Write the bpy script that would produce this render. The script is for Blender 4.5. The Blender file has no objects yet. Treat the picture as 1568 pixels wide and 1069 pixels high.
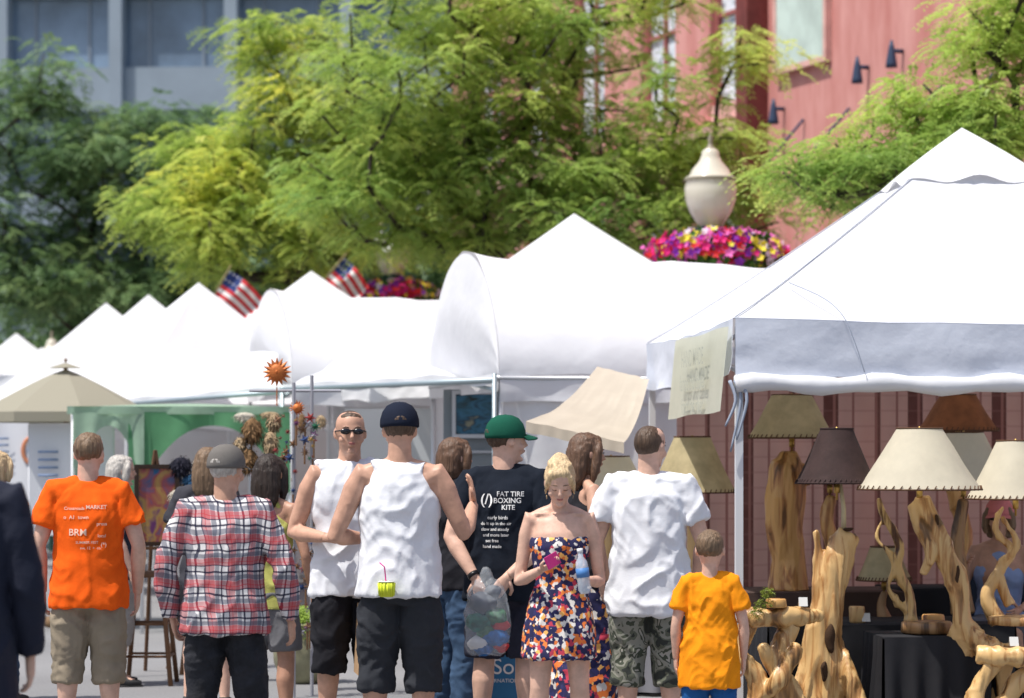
import bpy, bmesh, math, random
import numpy as np
from mathutils import Vector, Matrix, noise
from mathutils.bvhtree import BVHTree
random.seed(7); np.random.seed(7)
V=Vector
scn=bpy.context.scene
R=math.radians

# ------------------------------------------------------------------ materials
def nt(name):
    m=bpy.data.materials.new(name); m.use_nodes=True
    t=m.node_tree; b=t.nodes['Principled BSDF']; o=t.nodes['Material Output']
    return m,t,b,o
def rgb(c): return (c[0],c[1],c[2],1)
def M(name,col,rough=.8,bump=0,bscale=40,var=0,vscale=5,metal=0,transl=0,spec=.3,stretch=(1,1,1),bdist=.01,col2=None):
    m,t,b,o=nt(name); N=t.nodes; L=t.links
    b.inputs['Base Color'].default_value=rgb(col); b.inputs['Roughness'].default_value=rough
    b.inputs['Metallic'].default_value=metal; b.inputs['Specular IOR Level'].default_value=spec
    tc=N.new('ShaderNodeTexCoord'); mp=N.new('ShaderNodeMapping'); mp.inputs['Scale'].default_value=stretch
    L.new(tc.outputs['Object'],mp.inputs['Vector'])
    colout=None
    if var or col2:
        n=N.new('ShaderNodeTexNoise'); n.inputs['Scale'].default_value=vscale; n.inputs['Detail'].default_value=5; n.inputs['Roughness'].default_value=.6
        L.new(mp.outputs[0],n.inputs['Vector'])
        r=N.new('ShaderNodeValToRGB'); r.color_ramp.elements[0].position=.35; r.color_ramp.elements[1].position=.65
        c2=col2 if col2 else tuple(min(1,c*(1+var)) for c in col)
        c1=col if col2 else tuple(c*(1-var) for c in col)
        r.color_ramp.elements[0].color=rgb(c1); r.color_ramp.elements[1].color=rgb(c2)
        L.new(n.outputs['Fac'],r.inputs[0]); L.new(r.outputs[0],b.inputs['Base Color']); colout=r.outputs[0]
    if bump:
        n2=N.new('ShaderNodeTexNoise'); n2.inputs['Scale'].default_value=bscale; n2.inputs['Detail'].default_value=4
        L.new(mp.outputs[0],n2.inputs['Vector'])
        bp=N.new('ShaderNodeBump'); bp.inputs['Strength'].default_value=bump; bp.inputs['Distance'].default_value=bdist
        L.new(n2.outputs['Fac'],bp.inputs['Height']); L.new(bp.outputs[0],b.inputs['Normal'])
    if transl:
        tr=N.new('ShaderNodeBsdfTranslucent'); tr.inputs[0].default_value=rgb(col)
        if colout: L.new(colout,tr.inputs[0])
        mx=N.new('ShaderNodeMixShader'); mx.inputs[0].default_value=transl
        L.new(b.outputs[0],mx.inputs[1]); L.new(tr.outputs[0],mx.inputs[2]); L.new(mx.outputs[0],o.inputs[0])
    return m
_fab={}
def F(col,var=.08):
    k=tuple(col)+(var,)
    if k not in _fab: _fab[k]=M('fabric',col,.92,.25,90,var,9,spec=.12,bdist=.004)
    return _fab[k]
def skinm(c): return M('skin',c,.48,.15,90,.13,16,spec=.38,bdist=.003)
SK_F=skinm((.64,.40,.30)); SK_T=skinm((.54,.31,.215)); SK_D=skinm((.44,.24,.16))
def hairm(c): return M('hair',c,.5,.9,70,.30,50,spec=.4,stretch=(1,1,.10),bdist=.012)
H_BR=hairm((.085,.052,.032)); H_LB=hairm((.17,.11,.065)); H_BL=hairm((.60,.44,.25)); H_GR=hairm((.45,.42,.38)); H_DK=hairm((.03,.02,.015)); H_MB=hairm((.12,.065,.038))
DARK=M('dark',(.01,.01,.012),.3); WHT=M('white_eye',(.55,.53,.5),.4); LIP=M('lips',(.42,.16,.14),.5)

def mathn(t,op,a,b=None):
    n=t.nodes.new('ShaderNodeMath'); n.operation=op
    for i,v in enumerate((a,b)):
        if v is None: continue
        if isinstance(v,(int,float)): n.inputs[i].default_value=v
        else: t.links.new(v,n.inputs[i])
    return n.outputs[0]
def mixc(t,f,a,b,mode='MIX'):
    n=t.nodes.new('ShaderNodeMix'); n.data_type='RGBA'; n.blend_type=mode
    if isinstance(f,(int,float)): n.inputs[0].default_value=f
    else: t.links.new(f,n.inputs[0])
    for i,v in ((6,a),(7,b)):
        if isinstance(v,tuple): n.inputs[i].default_value=rgb(v)
        else: t.links.new(v,n.inputs[i])
    return n.outputs[2]
def plaid():
    m,t,b,o=nt('plaid_fabric'); b.inputs['Roughness'].default_value=.9; b.inputs['Specular IOR Level'].default_value=.1
    tc=t.nodes.new('ShaderNodeTexCoord'); nz=t.nodes.new('ShaderNodeTexNoise'); nz.inputs['Scale'].default_value=5
    t.links.new(tc.outputs['Object'],nz.inputs['Vector'])
    va=t.nodes.new('ShaderNodeVectorMath'); va.operation='MULTIPLY_ADD'; t.links.new(nz.outputs['Color'],va.inputs[0]); va.inputs[1].default_value=(.06,.06,.06); t.links.new(tc.outputs['Object'],va.inputs[2])
    sp=t.nodes.new('ShaderNodeSeparateXYZ'); t.links.new(va.outputs[0],sp.inputs[0])
    def stripe(c,per,off,w):
        a=mathn(t,'MULTIPLY',c,1/per); a=mathn(t,'ADD',a,off+50); a=mathn(t,'FRACT',a); return mathn(t,'LESS_THAN',a,w)
    col=(.66,.64,.64)
    c=None
    xx=mathn(t,'ADD',sp.outputs[0],mathn(t,'MULTIPLY',sp.outputs[1],.6))
    for co in (xx,sp.outputs[2]):
        for off,w,cc,f in ((0,.36,(.38,.02,.03),.6),(.32,.08,(.015,.015,.04),.9),(.62,.20,(.08,.09,.13),.68),(-.14,.03,(.45,.03,.04),.7),(.02,.05,(.02,.02,.05),.8)):
            s=stripe(co,.118,off,w); s=mathn(t,'MULTIPLY',s,f)
            c=mixc(t,s,col if c is None else c,cc)
    t.links.new(c,b.inputs['Base Color']); return m
def floral(sc=46):
    m,t,b,o=nt('floral_fabric'); b.inputs['Roughness'].default_value=.85
    tc=t.nodes.new('ShaderNodeTexCoord')
    nz=t.nodes.new('ShaderNodeTexNoise'); nz.inputs['Scale'].default_value=60; t.links.new(tc.outputs['Object'],nz.inputs['Vector'])
    va=t.nodes.new('ShaderNodeVectorMath'); va.operation='MULTIPLY_ADD'; t.links.new(nz.outputs['Color'],va.inputs[0]); va.inputs[1].default_value=(.02,.02,.02); t.links.new(tc.outputs['Object'],va.inputs[2])
    v=t.nodes.new('ShaderNodeTexVoronoi'); v.inputs['Scale'].default_value=sc; t.links.new(va.outputs[0],v.inputs['Vector'])
    sp=t.nodes.new('ShaderNodeSeparateColor'); t.links.new(v.outputs['Color'],sp.inputs[0])
    r=t.nodes.new('ShaderNodeValToRGB'); r.color_ramp.interpolation='CONSTANT'; t.links.new(sp.outputs[0],r.inputs[0])
    e=r.color_ramp.elements; e[0].color=(.015,.015,.07,1); e[1].position=.44; e[1].color=(.72,.68,.64,1)
    for p,c in ((.60,(.80,.20,.04)),(.73,(.50,.04,.08)),(.83,(.02,.02,.10)),(.94,(.85,.45,.12))):
        q=e.new(p); q.color=rgb(c)
    t.links.new(r.outputs[0],b.inputs['Base Color']); return m
def camo():
    m,t,b,o=nt('camo_fabric'); b.inputs['Roughness'].default_value=.9
    tc=t.nodes.new('ShaderNodeTexCoord')
    n=t.nodes.new('ShaderNodeTexNoise'); n.inputs['Scale'].default_value=11; n.inputs['Detail'].default_value=2; n.inputs['Distortion'].default_value=.6; t.links.new(tc.outputs['Object'],n.inputs['Vector'])
    r=t.nodes.new('ShaderNodeValToRGB'); r.color_ramp.interpolation='CONSTANT'; t.links.new(n.outputs['Fac'],r.inputs[0])
    e=r.color_ramp.elements; e[0].color=(.03,.035,.03,1); e[1].position=.43; e[1].color=(.10,.11,.08,1)
    for p,c in ((.50,(.24,.24,.20)),(.58,(.05,.06,.04)),(.64,(.34,.33,.29))):
        q=e.new(p); q.color=rgb(c)
    t.links.new(r.outputs[0],b.inputs['Base Color']); return m

# ------------------------------------------------------------------ mesh builder
class MB:
    def __init__(s): s.v=[]; s.f=[]; s.m=[]
    def add(s,vs,fs,mi=0):
        o=len(s.v); s.v+= [tuple(p) for p in vs]; s.f+=[tuple(i+o for i in f) for f in fs]; s.m+=[mi]*len(fs)
    def tube(s,pts,rad,seg=12,ref=(1,0,0),mi=0,cap=True):
        pts=[V(p) for p in pts]; n=len(pts); vs=[];sd=None
        for i,p in enumerate(pts):
            t=(pts[min(i+1,n-1)]-pts[max(i-1,0)])
            t=t.normalized() if t.length>1e-9 else V((0,0,1))
            if sd is None:
                r=V(ref)
                if abs(r.normalized().dot(t))>.93: r=V((0,1,0)) if abs(t.y)<.9 else V((0,0,1))
                sd=r
            sd=(sd-t*sd.dot(t)).normalized(); b=t.cross(sd)
            r=rad[i] if isinstance(rad,(list,tuple)) else rad
            rx,ry=(r if isinstance(r,(list,tuple)) else (r,r))
            for k in range(seg):
                a=2*math.pi*k/seg; vs.append(p+sd*rx*math.cos(a)+b*ry*math.sin(a))
        fs=[]
        for i in range(n-1):
            for k in range(seg):
                k2=(k+1)%seg; fs.append((i*seg+k,i*seg+k2,(i+1)*seg+k2,(i+1)*seg+k))
        if cap: fs.append(tuple(range(seg-1,-1,-1))); fs.append(tuple((n-1)*seg+k for k in range(seg)))
        s.add(vs,fs,mi)
    def ell(s,c,r,seg=16,rings=10,mi=0,mat=None):
        vs=[];fs=[];c=V(c)
        for i in range(rings+1):
            th=math.pi*i/rings
            for k in range(seg):
                a=2*math.pi*k/seg
                p=V((r[0]*math.sin(th)*math.cos(a),r[1]*math.sin(th)*math.sin(a),r[2]*math.cos(th)))
                if mat: p=mat@p
                vs.append(c+p)
        for i in range(rings):
            for k in range(seg):
                k2=(k+1)%seg; fs.append((i*seg+k,(i+1)*seg+k,(i+1)*seg+k2,i*seg+k2))
        s.add(vs,fs,mi)
    def box(s,c,d,mi=0,rot=0):
        c=V(c);vs=[]
        cr,sr=math.cos(rot),math.sin(rot)
        for dx in(-1,1):
            for dy in(-1,1):
                for dz in(-1,1):
                    x=dx*d[0]/2;y=dy*d[1]/2
                    vs.append(c+V((x*cr-y*sr,x*sr+y*cr,dz*d[2]/2)))
        s.add(vs,[(0,1,3,2),(4,6,7,5),(0,4,5,1),(2,3,7,6),(0,2,6,4),(1,5,7,3)],mi)
    def rev(s,c,prof,seg=24,mi=0):
        c=V(c);vs=[];fs=[]
        for r,z in prof:
            for k in range(seg):
                a=2*math.pi*k/seg; vs.append(c+V((r*math.cos(a),r*math.sin(a),z)))
        for i in range(len(prof)-1):
            for k in range(seg):
                k2=(k+1)%seg; fs.append((i*seg+k,i*seg+k2,(i+1)*seg+k2,(i+1)*seg+k))
        s.add(vs,fs,mi)
    def grid(s,fn,nu,nv,mi=0):
        vs=[fn(i/nu,j/nv) for j in range(nv+1) for i in range(nu+1)]
        fs=[(j*(nu+1)+i,j*(nu+1)+i+1,(j+1)*(nu+1)+i+1,(j+1)*(nu+1)+i) for j in range(nv) for i in range(nu)]
        s.add(vs,fs,mi)
    def mesh(s,name):
        me=bpy.data.meshes.new(name); me.from_pydata(s.v,[],s.f); me.update()
        if any(s.m): me.polygons.foreach_set('material_index',s.m)
        return me
    def obj(s,name,mats,parent=None,smooth=True,me=None):
        me=me or s.mesh(name)
        for m in (mats if isinstance(mats,(list,tuple)) else [mats]): me.materials.append(m)
        if smooth: me.polygons.foreach_set('use_smooth',[True]*len(me.polygons))
        ob=bpy.data.objects.new(name,me); scn.collection.objects.link(ob)
        if parent: ob.parent=parent
        return ob
def empty(name,loc=(0,0,0),rot=0,sc=1):
    e=bpy.data.objects.new(name,None); e.location=loc; e.rotation_euler=(0,0,rot); e.scale=(sc,sc,sc); scn.collection.objects.link(e); return e
def remesh(mb,voxel,smooth=3,wr=0,wf=8,wst=(1,1,1),seed=0,drape=None,floor=None):
    me=mb.mesh('tmp'); ob=bpy.data.objects.new('tmp',me); scn.collection.objects.link(ob)
    md=ob.modifiers.new('r','REMESH'); md.mode='VOXEL'; md.voxel_size=voxel
    if smooth:
        sm=ob.modifiers.new('s','SMOOTH'); sm.factor=.5; sm.iterations=smooth
    dg=bpy.context.evaluated_depsgraph_get(); out=bpy.data.meshes.new_from_object(ob.evaluated_get(dg))
    bpy.data.objects.remove(ob); bpy.data.meshes.remove(me)
    if wr:
        n=len(out.vertices); co=np.empty(n*3); out.vertices.foreach_get('co',co); co=co.reshape(-1,3)
        no=np.array([tuple(v.normal) for v in out.vertices])
        so=V((seed*3.1,seed*1.7,seed*5.3)); d=np.empty(n)
        for i in range(n):
            p=co[i]; q=V((p[0]*wst[0],p[1]*wst[1],p[2]*wst[2]))*wf+so
            w=noise.noise_vector(q*.6)*.9
            a=abs(noise.noise(q+w)); b2=abs(noise.noise((q+w)*2.1))
            v_=wr*((.55-2.0*a**.8)+.5*(.4-1.6*b2))
            if drape:
                k=min(1,max(0,(drape-p[2])/.35))
                v_+=wr*1.1*k*noise.noise(V((p[0]*13,p[1]*13,p[2]*2.0))+so)
                k2=max(0,1-abs(p[2]-1.2)/.22)
                v_+=wr*.7*k2*(.3-abs(noise.noise(V((p[0]*5,p[1]*5,p[2]*16-abs(p[0])*22))+so)))
            if floor is not None:
                v_+=.004; v_=max(v_,floor) if v_>floor*.4 else floor*(1-.6*math.exp((v_-floor*.4)*120))
                v_=max(v_,floor)
            d[i]=v_
        co+=no*d[:,None]; out.vertices.foreach_set('co',co.ravel()); out.update()
    return out
def sp(pts,rad,n=6):
    P=[V(p) for p in pts]; op=[];orr=[]
    for i in range(len(P)-1):
        p0=P[max(i-1,0)];p1=P[i];p2=P[i+1];p3=P[min(i+2,len(P)-1)]
        for j in range(n):
            t=j/n
            op.append(.5*((2*p1)+(p2-p0)*t+(2*p0-5*p1+4*p2-p3)*t*t+(3*p1-p0-3*p2+p3)*t**3)); orr.append(rad[i]*(1-t)+rad[i+1]*t)
    op.append(P[-1]); orr.append(rad[-1]); return op,orr

# ------------------------------------------------------------------ people
def lerp(a,b,t): return V(a)*(1-t)+V(b)*t
def hand(mb,w,d,pn,side,curl=.5,sc=1.0,thumb=.6):
    d=V(d).normalized(); pn=V(pn); pn=(pn-d*pn.dot(d)).normalized(); ac=d.cross(pn)*side
    w=V(w); s=sc
    mb.tube([w-d*.02*s,w+d*.02*s,w+d*.05*s,w+d*.085*s,w+d*.095*s],[(.024*s,.02*s),(.03*s,.018*s),(.038*s,.017*s),(.038*s,.014*s),(.03*s,.009*s)],10,ref=ac)
    for k,(off,ln) in enumerate(((-.029,.058),(-.010,.074),(.010,.080),(.029,.072))):
        p=w+d*(.085*s)+ac*off*s; pts=[p-d*.02*s,p]; a=curl*.35; 
        for j,f in enumerate((.45,.32,.23)):
            dd=d*math.cos(a)+pn*math.sin(a)+ac*off*1.5*(1-curl); p=p+dd.normalized()*ln*f*s; pts.append(p); a+=curl*(1.1-.1*k*.5)
        mb.tube(pts,[.009*s,.009*s,.0085*s,.008*s,.0065*s],7)
    p=w+d*.028*s+ac*.030*s
    t1=(d*.6+ac*.8+pn*.3*thumb).normalized(); t2=(d*.9+ac*.25+pn*.6*thumb).normalized()
    mb.tube([p-t1*.015*s,p+t1*.02*s,p+t1*.042*s,p+t1*.042*s+t2*.03*s],[.013*s,.0125*s,.011*s,.008*s],8)

def person(name,x,y,h,yaw,skin,hair,hairstyle='short',female=False,bulk=1.0,
           arms=None,palms=None,curls=(.5,.5),top=('tee',None),bottom=('shorts',None,.42),
           shoes=None,hy=0,hp=0,legs=None,dz=0,headsc=1.0,cap=None,glasses=False,wr=.014,belly=1.0,hem=.80,detail=True,loose=0,watch=0):
    k=h/1.75; E=empty(name,(x,y,dz),R(yaw),k)
    sw=.185*(.9 if female else 1)*(.5+.5*bulk); b=bulk
    sh=1.42
    A=arms or {}
    el={1:A.get('re',(.265,-.03,1.13)),-1:A.get('le',(-.265,-.03,1.13))}
    wrs={1:A.get('rw',(.275,.06,.885)),-1:A.get('lw',(-.275,.06,.885))}
    lg=legs or {}
    hip={s:lg.get(('hip',s),(s*.088,0,.90)) for s in(1,-1)}
    kn={s:lg.get(('kn',s),(s*.11,.02,.49)) for s in(1,-1)}
    an={s:lg.get(('an',s),(s*.125,-.02,.085)) for s in(1,-1)}
    lf=1.0*(.5+.5*b)
    if female: T=[(.80,.13,.095,0),(.88,.166,.112,-.01),(.96,.158,.104,-.005),(1.07,.120,.084,.0),(1.16,.128,.092,.005),(1.26,.15,.118,.02),(1.33,.152,.105,.012),(1.40,.145,.08,0),(1.44,.11,.06,-.005)]
    else: T=[(.80,.14,.10,0),(.88,.156,.110,-.005),(.96,.152,.106,0),(1.07,.146,.102*belly,.005),(1.17,.156,.108*belly,.005),(1.28,.172,.115,0),(1.36,.172,.104,-.003),(1.42,.145,.08,-.008),(1.46,.088,.062,-.01)]
    hps=1.525; HM=Matrix.Translation((0,.0,hps))@Matrix.Rotation(R(hy),4,'Z')@Matrix.Rotation(R(-hp),4,'X')@Matrix.Scale(headsc,4)@Matrix.Translation((0,.012,0))
    mb=MB()
    mb.tube([(0,t[3],t[0]) for t in T],[(t[1]*b,t[2]*b) for t in T],20)
    nr=.048 if female else .060
    mb.tube([(0,-.012,1.40),(0,-.008,1.48),HM@V((0,-.02,.02)),HM@V((0,-.02,.09))],[nr*1.15,nr,nr*.97,nr*.9],14)
    if female:
        for s in(1,-1): mb.tube([(s*.012,.045,1.435),(s*.08,.045,1.450),(s*.15,.01,1.445)],[.010,.009,.010],8)
    for s in(1,-1):
        S=V((s*sw,-.005,sh)); e=V(el[s]); w=V(wrs[s]); af=(.80 if female else 1.0)*lf
        mb.tube([(s*.035,-.012,1.472),(s*.10,-.01,1.450),(s*(sw-.02),-.008,1.42)],[.034,.040*af,.047*af],10)
        mb.tube([V((s*.10,-.005,1.38)),S,lerp(S,e,.25),lerp(S,e,.45),lerp(S,e,.8),e,lerp(e,w,.25),lerp(e,w,.6),w],[.058*af,.058*af,.056*af,.050*af,.044*af,.039*af,.044*af,.036*af,.026*af],12)
        if top[0]!='tee' and not female: mb.tube([lerp(S,e,.30)+V((0,-.014,0)),lerp(S,e,.48)+V((0,-.016,0)),lerp(S,e,.7)+V((0,-.01,0))],[.025,.036*af,.025],10)
        hi=V(hip[s]);kk=V(kn[s]);a=V(an[s])
        mb.tube([hi+V((0,0,.04)),hi,lerp(hi,kk,.35),lerp(hi,kk,.8),kk,lerp(kk,a,.3)+V((0,-.012,0)),lerp(kk,a,.6),a],[.065*lf,.084*lf,.079*lf,.060*lf,.054*lf,.058*lf,.045*lf,.036*lf],14)
        ft=a+V((s*.015,.15,-.055)); mb.tube([a+V((0,-.05,-.05)),a+V((0,0,-.04)),a+V((s*.01,.08,-.045)),ft],[(.035,.035),(.038,.045),(.043,.032),(.03,.018)],10)
    hd=[(-.002,.020,.020,.062),(.008,.034,.036,.050),(.028,.050,.058,.030),(.055,.059,.078,.014),(.09,.067,.090,.006),(.12,.073,.094,.002),(.155,.076,.098,-.002),(.185,.070,.089,-.004),(.21,.050,.064,-.006),(.222,.022,.028,-.006)]
    hb=MB(); hb.tube([(0,q[3],q[0]) for q in hd],[(q[1],q[2]) for q in hd],20)
    hb.tube([(0,.090,.128),(0,.104,.105),(0,.114,.086),(0,.095,.078)],[(.007,.006),(.009,.009),(.014,.011),(.010,.008)],8)
    hb.ell((0,.088,.055),(.024,.014,.014)); hb.ell((0,.075,.012),(.024,.02,.014)); hb.ell((.045,.062,.075),(.022,.02,.02)); hb.ell((-.045,.062,.075),(.022,.02,.02)); hb.ell((0,.082,.135),(.05,.017,.01))
    for s in(1,-1):
        hb.ell((s*.078,-.004,.105),(.010,.019,.030),mat=Matrix.Rotation(R(12),3,'X'))
        if hp>20: hb.ell((s*.031,.090,.119),(.016,.009,.009))
    mb.add([HM@V(p) for p in hb.v],hb.f)
    me=remesh(mb,.0090 if detail else .014,2)
    hm=MB(); pal=palms or {}
    for s in(1,-1):
        w=V(wrs[s]); e=V(el[s]); d=(w-e).normalized()
        hd_=pal.get(('dir',s)); 
        if hd_: d=V(hd_).normalized()
        hand(hm,w,d,pal.get(s,(-s*.8,.2,-.1)),s,curls[0 if s>0 else 1],.95 if not female else .86)
    bm=bmesh.new(); bm.from_mesh(me); hme=hm.mesh('h'); bm.from_mesh(hme); bm.to_mesh(me); bm.free()
    hm.obj('body',[skin],E,me=me)
    if watch:
        w=V(wrs[watch]); d=(w-V(el[watch])).normalized(); g=MB(); g.tube([w-d*.035,w-d*.012],.0315*lf,16); g.obj('wristwatch',[DARK],E)
    fm=MB()
    for s in(1,-1):
        if hp<=20: fm.ell((s*.031,.0895,.118),(.0125,.006,.0045),10,6,0); fm.ell((s*.031,.0945,.118),(.0052,.003,.0045),8,6,1)
        fm.tube([(s*.018,.0945,.1235 if hp<=20 else .112),(s*.031,.0985,.1235 if hp<=20 else .110),(s*.045,.088,.1195 if hp<=20 else .112)],[.0012,.0020,.0012],6,mi=1)
        fm.tube([(s*.016,.0955,.138),(s*.031,.095,.142),(s*.047,.082,.137)],[.002,.0030,.0015],6,mi=3)
    fm.ell((0,.097,.059),(.020,.006,.0035),10,6,2); fm.ell((0,.096,.053),(.017,.006,.004),10,6,2)
    fm.v=[HM@V(p) for p in fm.v]
    fm.obj('face',[WHT,DARK,LIP,hair if hair is not H_BL else H_LB],E)
    if glasses:
        g=MB()
        for s in(1,-1):
            g.ell((s*.033,.100,.118),(.027,.008,.016),12,8); g.tube([(s*.058,.092,.122),(s*.079,.03,.12),(s*.08,-.01,.115)],[.004,.004,.003],6)
        g.tube([(-.012,.104,.124),(.012,.104,.124)],.004,6); g.v=[HM@V(p) for p in g.v]; g.obj('sunglasses',[M('glasses',(.008,.008,.01),.1,spec=.6)],E)
    if hairstyle:
        hr=MB()
        if hairstyle=='short': hr.ell((0,-.016,.142),(.0815,.099,.090),20,14); hr.ell((0,.038,.196),(.058,.042,.028),16,10)
        elif hairstyle=='buzz': hr.ell((0,-.013,.138),(.0775,.099,.092),20,14); hr.ell((0,.036,.188),(.058,.046,.030),16,10)
        else:
            hr.ell((0,-.012,.145),(.086,.104,.094),20,14); hr.ell((0,.040,.192),(.062,.048,.034),16,10)
        if hairstyle=='long':
            hr.tube([(0,-.03,.19),(0,-.045,.12),(0,-.06,.03),(0,-.07,-.06),(0,-.065,-.12)],[(.07,.06),(.092,.078),(.098,.07),(.09,.05),(.05,.02)],16)
            for s in(1,-1): hr.tube([(s*.055,.05,.18),(s*.082,.04,.13),(s*.088,.03,.06),(s*.088,.02,0),(s*.08,.0,-.08)],[.024,.028,.030,.028,.012],8)
        if hairstyle=='bob':
            hr.tube([(0,-.03,.19),(0,-.04,.12),(0,-.05,.03),(0,-.05,-.02)],[(.07,.06),(.094,.08),(.096,.072),(.08,.055)],16)
            for s in(1,-1): hr.tube([(s*.055,.05,.18),(s*.082,.04,.13),(s*.088,.03,.06),(s*.084,.02,.01)],[.024,.027,.028,.014],8)
        if hairstyle=='bun':
            hr.ell((0,-.045,.228),(.048,.048,.040)); hr.ell((.03,-.01,.222),(.040,.050,.028)); hr.ell((-.03,.0,.22),(.040,.048,.026)); hr.ell((.012,.052,.188),(.060,.034,.032))
            for s in(1,-1): hr.tube([(s*.05,.06,.18),(s*.079,.045,.12),(s*.078,.035,.06),(s*.07,.04,.03)],[.018,.012,.007,.003],8)
        hr.v=[HM@V(p) for p in hr.v]
        hme=remesh(hr,.009,2,.0045 if hairstyle!='buzz' else .001,28,(1.8,1.8,.3)); hr.obj('hair',[hair],E,me=hme)
    if cap:
        c=MB(); pr=[(.0005,.1),(.03,.098),(.06,.083),(.08,.055),(.0905,.02),(.0915,.0),(.0915,-.012),(.087,-.014)]
        cs=MB(); cs.rev((0,0,0),pr,28); c.add([V((p[0],p[1]*1.17-.008,p[2]*1.02+.142)) for p in cs.v],cs.f)
        def br(u,v):
            a=(u-.5)*2.2; xx=math.sin(a)*(.086+.01*v); yy=.045+math.cos(a)*.055+v*.075*max(0,math.cos(a*1.2)); return (xx,yy,.150-.018*abs(math.sin(a))-v*.02)
        c.grid(br,12,5); c.ell((0,-.008,.245),(.01,.01,.006))
        for i in range(6):
            a=math.pi*i/6; c.tube([((.0905*math.cos(a)*math.cos(q)),(.0905*1.17*math.sin(a)*math.cos(q))-.008,.16+.085*math.sin(q)) for q in [j*math.pi/12 for j in range(13)]],.0018,5)
        c.v=[HM@V(p) for p in c.v]; o=c.obj('cap',[cap],E); md=o.modifiers.new('s','SOLIDIFY'); md.thickness=.005
        g=MB(); g.ell((0,-.1125,.155),(.030,.006,.020),14,8); g.v=[HM@V(p) for p in g.v]; g.obj('cap_opening',[hair],E)
    tk,tm=top[0],top[1]
    g=MB(); lo=1+loose
    def arm_t(s,frac,r0,r1):
        S=V((s*sw,-.005,sh)); e=V(el[s]); w=V(wrs[s]); 
        pts=[V((s*.09,-.005,1.375)),S+V((s*.004,0,0))]; rr=[.074,.073]
        if frac<=1: pts+=[lerp(S,e,frac*.5),lerp(S,e,frac)]; rr+=[(r0+.072)/2,r1]
        else: pts+=[lerp(S,e,.5),e,lerp(e,w,.5),lerp(e,w,frac-1)]; rr+=[.063,.055,.051,r1]
        g.tube(pts,[r*lf for r in rr],16)
        g.tube([(s*.045,-.012,1.464),(s*.10,-.01,1.449),(s*(sw-.01),-.008,1.425)],[.048,.057,.063],12)
    if tk in('tee','long'):
        hz=hem
        if female: RR=[(hz,.190,.138),(.95,.182,.13),(1.07,.146,.106),(1.18,.150,.114),(1.27,.168,.136),(1.35,.168,.121),(1.41,.153,.095),(1.455,.09,.068),(1.475,.066,.062)]
        else: RR=[(hz,.208*lo,.155*belly*lo),(.90,.202*lo,.15*belly*lo),(1.0,.190*lo,.142*belly*lo),(1.10,.183*lo,.136*belly),(1.2,.186,.136*belly),(1.29,.196,.136),(1.37,.193,.124),(1.425,.165,.10),(1.462,.105,.08),(1.488,.073,.07)]
        g.tube([(0,0,r[0]) for r in RR],[(r[1]*b,r[2]*b) for r in RR],24)
        for s in(1,-1):
            if tk=='tee': arm_t(s,.62,.073,.074)
            else: arm_t(s,1.93,.06,.041)
    elif tk=='muscle':
        RR=[(hem,.205,.152*belly),(.9,.200,.148*belly),(1.0,.188,.14*belly),(1.1,.180,.132*belly),(1.2,.184,.132*belly),(1.29,.194,.134),(1.37,.190,.122),(1.42,.178,.10),(1.455,.13,.08),(1.482,.075,.07)]
        g.tube([(0,0,r[0]) for r in RR],[(r[1]*b,r[2]*b) for r in RR],24)
        for s in(1,-1): g.tube([(s*.045,-.012,1.462),(s*.10,-.01,1.45),(s*(sw-.03),-.008,1.432)],[.047,.056,.062],12)
    elif tk=='tank':
        RR=[(hem,.204,.152*belly),(.9,.198,.148*belly),(1.0,.184,.138*belly),(1.1,.174,.130*belly),(1.2,.180,.130*belly),(1.26,.186,.132),(1.31,.177,.132),(1.37,.150,.122),(1.42,.138,.104),(1.455,.115,.086),(1.475,.075,.072)]
        if female: RR=[(hem,.19,.135),(.95,.178,.124),(1.07,.140,.10),(1.18,.145,.108),(1.26,.160,.132),(1.30,.157,.124),(1.35,.12,.108),(1.41,.092,.08)]
        g.tube([(0,0,r[0]) for r in RR],[(r[1]*b,r[2]*b) for r in RR],24)
        for s in(1,-1): g.tube([(s*.07,-.012,1.40),(s*.085,-.012,1.452),(s*.115,-.012,1.440)] if not female else [(s*.06,-.01,1.38),(s*.075,-.012,1.45),(s*.085,-.012,1.447)],[.05,.052,.052] if not female else [.035,.034,.034],12)
    elif tk=='strapless':
        RR=[(.655,.205,.175),(.70,.200,.17),(.82,.192,.152),(.92,.178,.13),(1.0,.155,.11),(1.07,.133,.098),(1.12,.136,.104),(1.2,.150,.122),(1.27,.160,.137),(1.31,.158,.122),(1.318,.154,.116)]
        g.tube([(0,.006,r[0]) for r in RR],[(r[1]*b,r[2]*b) for r in RR],28)
    gm=remesh(g,.010,3,wr,6.5,(1,1,.75) if tk!='strapless' else (2.2,2.2,.5),seed=len(name)+x,drape=1.15,floor=-.006)
    to=g.obj({'tee':'t_shirt','long':'long_sleeve_shirt','muscle':'sleeveless_shirt','tank':'tank_top','strapless':'strapless_dress'}[tk],[tm],E,me=gm)
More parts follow.
